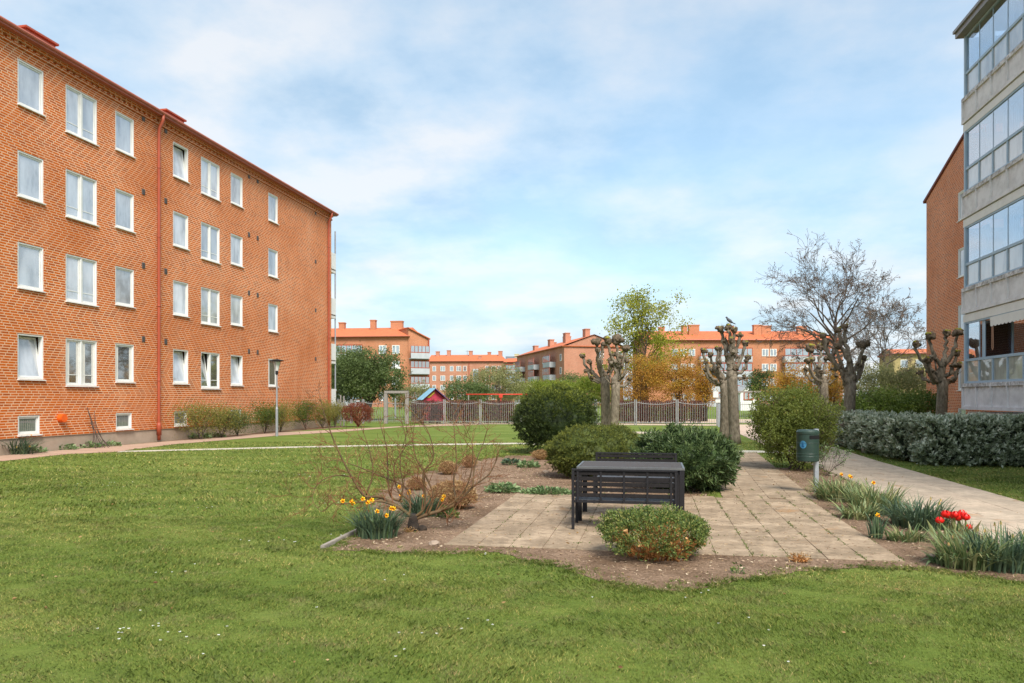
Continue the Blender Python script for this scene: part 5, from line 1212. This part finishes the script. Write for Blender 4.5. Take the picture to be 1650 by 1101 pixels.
# twisted bare shrub
x0_, y0_ = G(666, 856); Yb = 1920 / (856 - HY); sB = F / Yb
TW = empty('twisted_shrub', (x0_, y0_, 0), A, 'bare shrub with curling reddish twigs rising from a dark stump in the left bed', 'shrub')
random.seed(90)
def tp(px, py, dy=0): return Vector(((px - 666) / sB, dy, H - (py - HY) / sB))
mb = MB(); mb.tube([(0, 0, -.02), (-.01, 0, .07), (0, .01, .14), (.01, 0, .20)], [.085, .062, .055, .05], 12); mb.blob((.0, 0, .05), .075, .5, 3, seed=3); mb.blob((.10, .03, .02), .05, .5, 3, seed=5); mb.build('stump', M('dark_stump', (.045, .032, .022), (.015, .011, .009), .95, 12, bump=.6), TW, smooth=True)
limbs = [([(664, 838), (690, 829), (712, 823), (736, 812), (762, 785), (788, 765), (803, 735)], .024, .1), ([(662, 832), (640, 815), (610, 806), (575, 808), (545, 810)], .02, -.15),
         ([(640, 815), (612, 800), (590, 798), (572, 770), (548, 720), (530, 668), (524, 640)], .018, -.25), ([(648, 808), (628, 800), (622, 760), (618, 720), (600, 665)], .015, .25),
         ([(660, 806), (640, 790), (634, 750), (652, 715), (640, 665)], .013, .15), ([(664, 836), (683, 820), (686, 790), (684, 760), (700, 735), (690, 690), (655, 650)], .017, -.2),
         ([(690, 829), (698, 800), (684, 765), (668, 735), (664, 700), (672, 660)], .013, .1), ([(736, 812), (730, 780), (734, 745), (730, 700), (726, 655)], .012, .3),
         ([(572, 770), (545, 765), (520, 775), (512, 800), (530, 818), (545, 806)], .008, -.4), ([(762, 785), (765, 750), (780, 710), (788, 672)], .010, .2), ([(645, 806), (650, 780), (646, 740), (660, 690)], .012, -.1),
         ([(660, 830), (655, 790), (610, 770), (560, 752), (525, 745)], .012, .35), ([(590, 798), (600, 760), (590, 715), (575, 680)], .01, .1), ([(712, 823), (745, 795), (760, 760), (762, 715), (748, 680)], .011, -.25)]
lm = MB(); tw_ = MB()
def curl(mb, p, d, length, r, depth):
    n = max(4, int(length / .045)); q = p.copy(); pts = [q.copy()]; ax = Vector([random.gauss(0, 1) for _ in range(3)]).normalized(); cur = random.uniform(-.28, .28); dd = d.copy()
    for i in range(n):
        cur = max(-.42, min(.42, cur + random.gauss(0, .09))); dd = (Matrix.Rotation(cur, 3, ax) @ dd + Vector((0, 0, .025))).normalized(); q = q + dd * length / n
        if q.z < .1: dd.z = abs(dd.z)
        pts.append(q.copy())
    mb.tube(pts, [max(.0019, r * (1 - .6 * i / n)) for i in range(n + 1)], 5 if r > .004 else 3, cap=False)
    if depth:
        for k in range(random.randint(2, 4)):
            i = random.randint(1, n); a = random.uniform(0, 6.28); t = (pts[i] - pts[i - 1]).normalized(); pe = Matrix.Rotation(a, 3, t) @ t.orthogonal().normalized(); curl(mb, pts[i], (t + pe * .8).normalized(), length * random.uniform(.5, .8), r * .6, depth - 1)
for pts, r, dy in limbs:
    n = len(pts); P_ = [tp(a, b, dy * i / (n - 1) if r < .02 or i else 0) for i, (a, b) in enumerate(pts)]
    fine = []
    for i in range(n - 1):
        p0, p1, p2, p3 = P_[max(i - 1, 0)], P_[i], P_[i + 1], P_[min(i + 2, n - 1)]
        for k in range(5):
            t = k / 5; fine.append(.5 * ((2 * p1) + (p2 - p0) * t + (2 * p0 - 5 * p1 + 4 * p2 - p3) * t * t + (3 * p1 - p0 - 3 * p2 + p3) * t ** 3))
    fine.append(P_[-1]); m_ = len(fine); lm.tube(fine, [max(.003, 1.08 * r * (1 - .85 * i / m_)) for i in range(m_)], 8)
    for i in range(4, m_, 2):
        if True:
            t = (fine[i] - fine[i - 1]).normalized(); a = random.uniform(0, 6.28); pe = Matrix.Rotation(a, 3, t) @ t.orthogonal().normalized()
            curl(tw_, fine[i], (t * .7 + pe * .9 + Vector((0, 0, .25))).normalized(), random.uniform(.25, .55) * (1 - .62 * i / m_), max(.0042, r * .45 * (1 - .6 * i / m_)), 2)
lm.build('limbs', twigolive, TW, smooth=True); tw_.build('twigs', twigred, TW)

# ------------------------------------------------------------------ bulbs and low plants
def ribbon_clump(name, px, py, R, hgt, n, w, m, label, seed, flowers=(), cat='flowers', droop=.5, group=None, wil=0, flat=0):
    n = int(n * 1.7); w = w * 1.15; R = (R[0] * 1.2, R[1] * 1.2); rs = np.random.default_rng(seed); random.seed(seed); x, y = G(px, py); e = empty(name, (x, y, 0), 0, label, cat, group)
    co = []; S = 6
    a = rs.uniform(0, 2 * math.pi, n); rr = np.sqrt(rs.random(n)); bx = R[0] * .72 * rr * np.cos(a); by = R[1] * .72 * rr * np.sin(a)
    la = a + rs.normal(0, .7, n); h = hgt * rs.uniform(.55, 1.12, n); le = (R[0] * .35 + hgt * .12) * rs.uniform(.3, 1.6, n) * (1 + flat); dr = rs.random(n) ** 2 * droop
    W = w * rs.uniform(.6, 1.3, n); tw = la + math.pi / 2 + rs.normal(0, .5, n)
    for i in range(n):
        for k in range(S):
            t = k / (S - 1); up = h[i] * (t - dr[i] * t ** 3 * 1.15); ou = le[i] * t ** 2 * (1 + dr[i]); ww = W[i] * (1 - t ** 3 * .92) * (.7 + .3 * min(1, t * 3)) / 2
            cx_, cy_ = bx[i] + ou * math.cos(la[i]), by[i] + ou * math.sin(la[i]); z = max(.004, up)
            co.append((cx_ - ww * math.cos(tw[i]), cy_ - ww * math.sin(tw[i]), z)); co.append((cx_ + ww * math.cos(tw[i]), cy_ + ww * math.sin(tw[i]), z))
    np_mesh('leaf_blades', np.array(co), 2 * S, [(2 * k, 2 * k + 1, 2 * k + 3, 2 * k + 2) for k in range(S - 1)], m, e, rs.random(n), smooth=True)
    f0 = None
    for (fx, fy, kind) in flowers:                     # local x,z
        yy = random.uniform(-R[1], R[1]) * .5 - R[1] * .15; stm = MB(); stm.tube(curve((fx * .6, yy * .7, 0), (fx * .8, yy, fy * .7), (fx, yy, fy), 5), .0035, 5); so = stm.build('flower_stem', M('stem_green', (.12, .2, .05), None, .6), e)
        make_flower(kind, (fx, yy, fy), so)
    return e
def make_flower(kind, p, parent):
    p = Vector(p); f = Vector((random.gauss(0, .5), -1, random.uniform(-.3, .3))).normalized(); a = f.orthogonal().normalized(); b = f.cross(a)
    if kind == 'd':
        mb = MB()
        for k in range(6):
            t = k * math.pi / 3; d = a * math.cos(t) + b * math.sin(t); s = a * -math.sin(t) + b * math.cos(t); q = p + f * (.004 if k % 2 else 0)
            mb.add([q, q + d * .017 + s * .011 + f * .004, q + d * .032 - f * .003, q + d * .017 - s * .011 + f * .004], [(0, 1, 2, 3)])
        o = mb.build('petals', yellow, parent); mb = MB(); mb.tube([p, p + f * .02, p + f * .03], [.009, .012, .017], 10, cap=False); mb.build('trumpet', dorange, parent)
    elif kind == 'w':
        mb = MB()
        for k in range(5):
            t = k * 1.256; d = a * math.cos(t) + b * math.sin(t); mb.add([p, p + d * .008 + Vector((0, 0, -.015)), p + d * .012 + Vector((0, 0, -.04)), p - d * .004 + Vector((0, 0, -.03))], [(0, 1, 2, 3)])
        mb.build('wilted_flower', wilt, parent)
pxm = lambda n, s, l: [((a - l) / s, z, k) for a, z, k in n]
s1 = (868 - HY) / 1.6
def fl(list_, cx, cy, kind='d'):
    s = (cy - HY) / 1.6; return [((a - cx) / s, (H - (b - HY) / s), kind) for a, b in list_]
ribbon_clump('daffodil_clump', 608, 866, (.26, .22), .36, 230, .015, L_daff, 'daffodil clump with yellow blooms at the front left of the bed', 1, fl([(557, 806), (568, 808), (567, 812), (590, 811), (606, 825), (605, 804), (580, 806), (628, 820), (642, 816), (627, 829)], 608, 866), droop=.35, group='daffodil clumps')
ribbon_clump('daffodil_clump', 676, 832, (.26, .2), .33, 170, .014, L_daff, 'daffodil clump with yellow blooms behind the twisted shrub stump', 2, fl([(655, 793), (657, 796), (645, 798), (642, 785), (686, 798), (714, 800), (716, 803)], 676, 832), droop=.5, group='daffodil clumps')
ribbon_clump('daffodil_clump', 16, 732, (.85, .3), .50, 190, .026, L_daff, 'daffodil clump with yellow heads at the foot of the left brick wall', 3, fl([(2, 730), (6, 724), (14, 718), (19, 721), (39, 717), (24, 721), (16, 714), (51, 701), (56, 718)], 12, 732), droop=.5, group='daffodil clumps')
BG = 'leafy bulb clumps between patio and path'
ribbon_clump('bulb_clump', 1352, 806, (.38, .42), .36, 260, .017, L_dafy, 'bulb clump with pale drooping leaves next to the bin post', 4, fl([(1350, 762), (1362, 765), (1371, 768)], 1352, 806), droop=.6, group=BG)
ribbon_clump('bulb_clump', 1408, 826, (.36, .42), .40, 270, .018, L_dafy, 'bulb clump with upright dark leaves second from the bin', 5, fl([(1407, 778)], 1408, 826) + fl([(1398, 770), (1420, 772)], 1408, 826, 'w'), droop=.5, group=BG)
ribbon_clump('bulb_clump', 1385, 836, (.25, .22), .26, 110, .022, L_dafy, 'low bulb clump with broad curling leaves at the patio edge', 6, (), droop=.9, group=BG)
ribbon_clump('bulb_clump', 1411, 868, (.08, .08), .30, 26, .016, L_daff, 'single narrow upright tuft at the right edge of the patio', 7, fl([(1412, 829)], 1411, 868), droop=.2, group=BG)
ribbon_clump('bulb_clump', 1480, 850, (.36, .36), .38, 250, .016, L_daff, 'bulb clump with faded flowers left of the red tulips', 8, fl([(1490, 797), (1500, 803), (1520, 805)], 1480, 850, 'w'), droop=.6, group=BG)
ribbon_clump('bulb_clump', 1462, 872, (.24, .15), .20, 80, .015, L_dafy, 'flopped low bulb leaves in front of the faded clump', 9, (), droop=.9, group=BG)
ribbon_clump('bulb_clump', 1560, 915, (.28, .22), .36, 190, .018, L_dafy, 'bulb clump right below the red tulips', 10, fl([(1530, 873), (1541, 862), (1575, 850), (1556, 888)], 1560, 915, 'w'), droop=.55, group=BG)
ribbon_clump('bulb_clump', 1618, 918, (.30, .25), .38, 210, .016, L_daff, 'bulb clump with faded yellow flowers at the right frame edge', 11, fl([(1600, 840), (1610, 838), (1620, 855), (1634, 850), (1643, 857), (1636, 898), (1590, 852), (1648, 850)], 1618, 918, 'w'), droop=.5, group=BG)
ribbon_clump('bulb_clump', 1668, 912, (.3, .3), .36, 120, .016, L_daff, 'bulb clump half cut off by the right frame edge', 12, (), droop=.5, group=BG)
ribbon_clump('broad_leaf_plant', 1520, 908, (.16, .12), .12, 34, .035, L_low, 'broad-leaved low plant at the front of the right bed', 13, (), 'plant', droop=.9)
tl = [(1514, 838, .9, 'leftmost red tulip, lower and round'), (1524, 829, 1, 'red tulip second from the left'), (1531, 831, 1, 'red tulip in the middle of the bunch facing front'), (1539, 829, .9, 'red tulip right of the middle'), (1543, 834, 1, 'lower red tulip right of the middle'), (1550, 828, 1, 'upper right red tulip'), (1556, 833, .9, 'rightmost upper red tulip'), (1561, 848, .75, 'small orange-red tulip set lower at the right')]
for i, (a, b, k, lb) in enumerate(tl):
    Y = 8.15 + .12 * (i % 3); x, y = P(a, Y); z = H - (b - HY) * Y / F; t = empty('tulip', (x, y, 0), random.uniform(0, 3), lb, 'tulip', 'red tulips in the right bed')
    s = MB(); s.tube([(.02, 0, 0), (.01, 0, z * .5), (0, 0, z - .02)], .004, 6); s.build('stem', MATS['stem_green'], t)
    f = MB()
    for q in range(6):
        aa = q * math.pi / 3; rr = [(.004, 0), (.024, .012), (.031, .032), (.024, .055), (.012, .066)] if q % 2 else [(.004, 0), (.021, .012), (.027, .032), (.021, .058), (.008, .070)]
        vs = []
        for (r_, zz) in rr:
            for dlt in (-.62, 0, .62):
                wd = dlt * (1 if zz < .05 else .45); k_ = k; vs.append((k * 1.75 * r_ * math.cos(aa + wd), k * 1.75 * r_ * math.sin(aa + wd), z - .04 + k * 1.25 * zz))
        f.add(vs, [(3 * j + c_, 3 * j + c_ + 1, 3 * j + c_ + 4, 3 * j + c_ + 3) for j in range(4) for c_ in range(2)])
    f.build('flower', tulipred, t, smooth=True)
    p = np.array([[0.01, 0, .01]] * 4); leaves('leaf', p, np.array([[.5, .2, 1], [-.5, .3, 1], [.1, -.6, 1.0], [-.2, .1, 1.2]]), .26, .045, L_dafy, t)
# low leafy plants
def rosette(px, py, R, label, seed, n=170, L=.075, W=.05, m=L_low, name='leafy_plant', group='low leafy plants in the beds', hgt=.12):
    x, y = G(px, py); e = empty(name, (x, y, 0), 0, label, 'plant', group); d = rdirs(n, .0); rr = np.sqrt(RNG.random(n)); a = RNG.uniform(0, 6.28, n)
    p = np.stack([R[0] * rr * np.cos(a), R[1] * rr * np.sin(a), hgt * (1 - .7 * rr ** 2) * RNG.uniform(.3, 1, n)], 1); nd = np.stack([np.cos(a), np.sin(a), RNG.uniform(.1, .9, n)], 1) + RNG.normal(size=(n, 3)) * .35
    leaves('foliage', p, nd, L, W, m, e, fold=-.15); mb = MB()
    for i in range(0, n, 6): mb.tube([(p[i, 0] * .3, p[i, 1] * .3, 0), tuple(p[i])], .003, 4)
    mb.build('stems', MATS['stem_green'], e); return e
rosette(810, 794, (.26, .18), 'rounded leafy plant at the left rear corner of the patio', 1, 330, hgt=.17)
rosette(880, 797, (.45, .16), 'long flat leafy patch along the rear edge of the patio', 2, 520, .055, .04, hgt=.12)
rosette(851, 754, (.22, .18), 'leafy plant in the soil near the dry yew-foot shrub', 3, 160, .10, .05, hgt=.15)
rosette(823, 750, (.18, .14), 'leafy plant left of its neighbour behind the bare soil', 4, 110, .11, .045, L_daff, hgt=.16)
rosette(721, 835, (.11, .09), 'small fresh green plant beside the large dry shrub', 5, 120, .06, .04, L_box, hgt=.18)
rosette(1190, 925, (.05, .04), 'tiny green seedling on the soil at the front of the patio', 6, 26, .035, .02, L_box, hgt=.10)
for i, (a, b, r, lb) in enumerate([(47, 730, .5, 'low leafy plants right of the wall daffodils'), (95, 725, .62, 'leafy patch left of the dry stalk at the brick wall'), (136, 722, .55, 'leafy patch at the foot of the dry stalk'), (167, 719.5, .6, 'leafy patch left of the second basement window'), (318, 707, .6, 'leafy patch under the third basement window'), (343, 705, .5, 'leafy patch at the foot of the wall shrubs')]):
    rosette(a, b, (r, .25), lb, 10 + i, 190, .10, .06, hgt=.2, name='ground_cover_plant', group='low plants along the left wall')
e = empty('dry_stalk', (XL + .35, tL(139), 0), 0, 'dry brown climbing stalk against the left plinth', 'plant'); random.seed(97); mb = MB()
for k in range(7): mb.tube(curve((random.gauss(0, .15), random.gauss(0, .3), 0), (0, random.gauss(0, .1), .5), (-.2, random.gauss(0, .12), random.uniform(.7, 1.3)), 4, .02), .010, 4)
mb.build('stems', twigbrown, e)
# shrubs along the left wall
for i, (a, h_, wd_, lb, mm) in enumerate([(296, 1.35, .55, 'yellowish wall shrub over the third basement window', L_wall), (330, 1.1, .5, 'sparse wall shrub right of the third basement window', L_wall), (356, .95, .45, 'small dark green wall shrub left of the fourth basement window', L_tree), (402, 1.2, .7, 'green wall shrub right of the fourth basement window', L_priv2), (428, 1.3, .7, 'wall shrub behind the slender lamp post', L_wall), (470, 1.4, .9, 'bushy green wall shrub right of the lamp post', L_priv2), (498, 1.35, .9, 'wall shrub left of the far downpipe', L_wall), (519, 1.3, 1.0, 'last wall shrub at the corner of the left brick block', L_wall)]):
    u = tL(a); e = empty('wall_shrub', (XL + .75, u, 0), 0, lb, 'shrub', 'shrubs along the left brick wall'); random.seed(100 + i); mb = MB(); tips = []
    for k in range(9): aa = random.uniform(0, 6.28); grow(mb, Vector((0, 0, 0)), Vector((math.cos(aa) * .35, math.sin(aa) * .6, 1)).normalized(), h_ * .5, .013, 2, .4, .2, 4, .1, 3, tips, .004, .7, .6)
    mb.build('stems', twigbrown, e); tips = np.array(tips); kk = 24; p = np.repeat(tips, kk, 0) + RNG.normal(size=(len(tips) * kk, 3)) * [.12, .55, .16]; p = p[p[:, 2] > .05]; leaves('foliage', p, RNG.normal(size=(len(p), 3)), .06, .028, mm, e)
# stones
for a, b, r, lb in ((700, 879, .045, 'brown rounded stone at the front left of the patio'), (1503, 902, .05, 'dark stone under the leaves of the right bed'), (1340, 768, .05, 'small dark stone behind the bin'), (880, 762, .05, 'flat pale stone near the juniper')):
    x, y = G(a, b); mb = MB(); mb.blob((0, 0, r * .45), r, .35, 1.5, big=True, sq=(1.3, 1, .65), seed=a); o = mb.build('stone', stone, None, smooth=True); o.location = (x, y, 0); tag(o, lb, 'stone', 'stones in the beds')
# sprig beside the bin
x, y = G(1330, 768); e = empty('flowering_sprig', (x, y, 0), 0, 'arching sprig with pale leaves right of the bin post', 'shrub'); random.seed(120); mb = MB(); tips = []
for k in range(6): grow(mb, Vector((0, 0, 0)), Vector((random.uniform(-.3, .9), random.gauss(0, .3), .8)).normalized(), .32, .006, 2, .5, .1, 4, .12, 3, tips, .0025, .7, .7)
mb.build('stems', twigbrown, e); tips = np.repeat(np.array(tips), 5, 0) + RNG.normal(size=(len(tips) * 5, 3)) * .02; leaves('foliage', tips, RNG.normal(size=(len(tips), 3)), .035, .018, L_low, e)

# ------------------------------------------------------------------ light, sky, camera
W_ = bpy.data.worlds.new('World'); sc.world = W_; W_.use_nodes = True; N = W_.node_tree.nodes; L = W_.node_tree.links; N.clear()
SEL, SAZ = math.radians(50), math.radians(150)        # sun elevation; azimuth clockwise from +Y
out = N.new('ShaderNodeOutputWorld'); sky = N.new('ShaderNodeTexSky'); sky.sky_type = 'NISHITA'; sky.sun_disc = False; sky.sun_elevation = SEL; sky.sun_rotation = SAZ; sky.air_density = 1.0; sky.dust_density = 1.5; sky.ozone_density = 1.5
b1 = N.new('ShaderNodeBackground'); b1.inputs[1].default_value = .13
hs = N.new('ShaderNodeHueSaturation'); hs.inputs['Saturation'].default_value = .95; hs.inputs['Hue'].default_value = .482; L.new(sky.outputs[0], hs.inputs['Color']); L.new(hs.outputs[0], b1.inputs[0])
tc = N.new('ShaderNodeTexCoord'); sx = N.new('ShaderNodeSeparateXYZ'); L.new(tc.outputs['Generated'], sx.inputs[0])
def math_(op, a, b=None):
    m = N.new('ShaderNodeMath'); m.operation = op
    for i, v in enumerate((a, b)):
        if v is None: continue
        if isinstance(v, (int, float)): m.inputs[i].default_value = v
        else: L.new(v, m.inputs[i])
    return m.outputs[0]
zz = math_('ADD', math_('MAXIMUM', sx.outputs[2], 0.0), .22)
cv = N.new('ShaderNodeCombineXYZ'); L.new(math_('DIVIDE', sx.outputs[0], zz), cv.inputs[0]); L.new(math_('DIVIDE', sx.outputs[1], zz), cv.inputs[1]); cv.inputs[2].default_value = 3.7
n1 = noise_n(N, L, .62, 9, .50, cv.outputs[0]); n2 = noise_n(N, L, 2.6, 6, .55, cv.outputs[0])
cl = math_('ADD', math_('MULTIPLY', n1, .8), math_('MULTIPLY', n2, .2))
hz = math_('POWER', math_('SUBTRACT', 1.0, math_('MAXIMUM', sx.outputs[2], 0.0)), 5.0)
cl = math_('ADD', cl, math_('MULTIPLY', hz, .14))
cf = ramp(N, L, cl, [(.44, (.34, .34, .34)), (.51, (.56, .56, .56)), (.62, (.86, .86, .86))])
b2 = N.new('ShaderNodeBackground'); b2.inputs[1].default_value = .49
cc = ramp(N, L, n2, [(.36, (.50, .67, .85)), (.47, (.70, .83, .96)), (.62, (.94, .96, .99))]); L.new(cc, b2.inputs[0])
mx = N.new('ShaderNodeMixShader'); L.new(cf, mx.inputs[0]); L.new(b1.outputs[0], mx.inputs[1]); L.new(b2.outputs[0], mx.inputs[2]); L.new(mx.outputs[0], out.inputs[0])
sl = bpy.data.lights.new('sun', 'SUN'); sl.energy = 2.7; sl.angle = math.radians(22); sl.color = (1, .95, .87); so = bpy.data.objects.new('sun', sl); COL.objects.link(so)
sd = Vector((math.sin(SAZ) * math.cos(SEL), math.cos(SAZ) * math.cos(SEL), math.sin(SEL))); so.rotation_euler = sd.to_track_quat('Z', 'Y').to_euler()
cam = bpy.data.cameras.new('camera'); co_ = bpy.data.objects.new('camera', cam); COL.objects.link(co_); co_.location = (0, 0, H); co_.rotation_euler = (math.pi / 2, 0, A)
cam.sensor_width = 36; cam.lens = 36 * F / 1650; cam.shift_y = (HY - 550.5) / 1650; cam.clip_end = 2000; cam.clip_start = .05; sc.camera = co_
sc.view_settings.view_transform = 'Standard'; sc.view_settings.look = 'None'; sc.view_settings.gamma = 1; sc.view_settings.exposure = 1.0
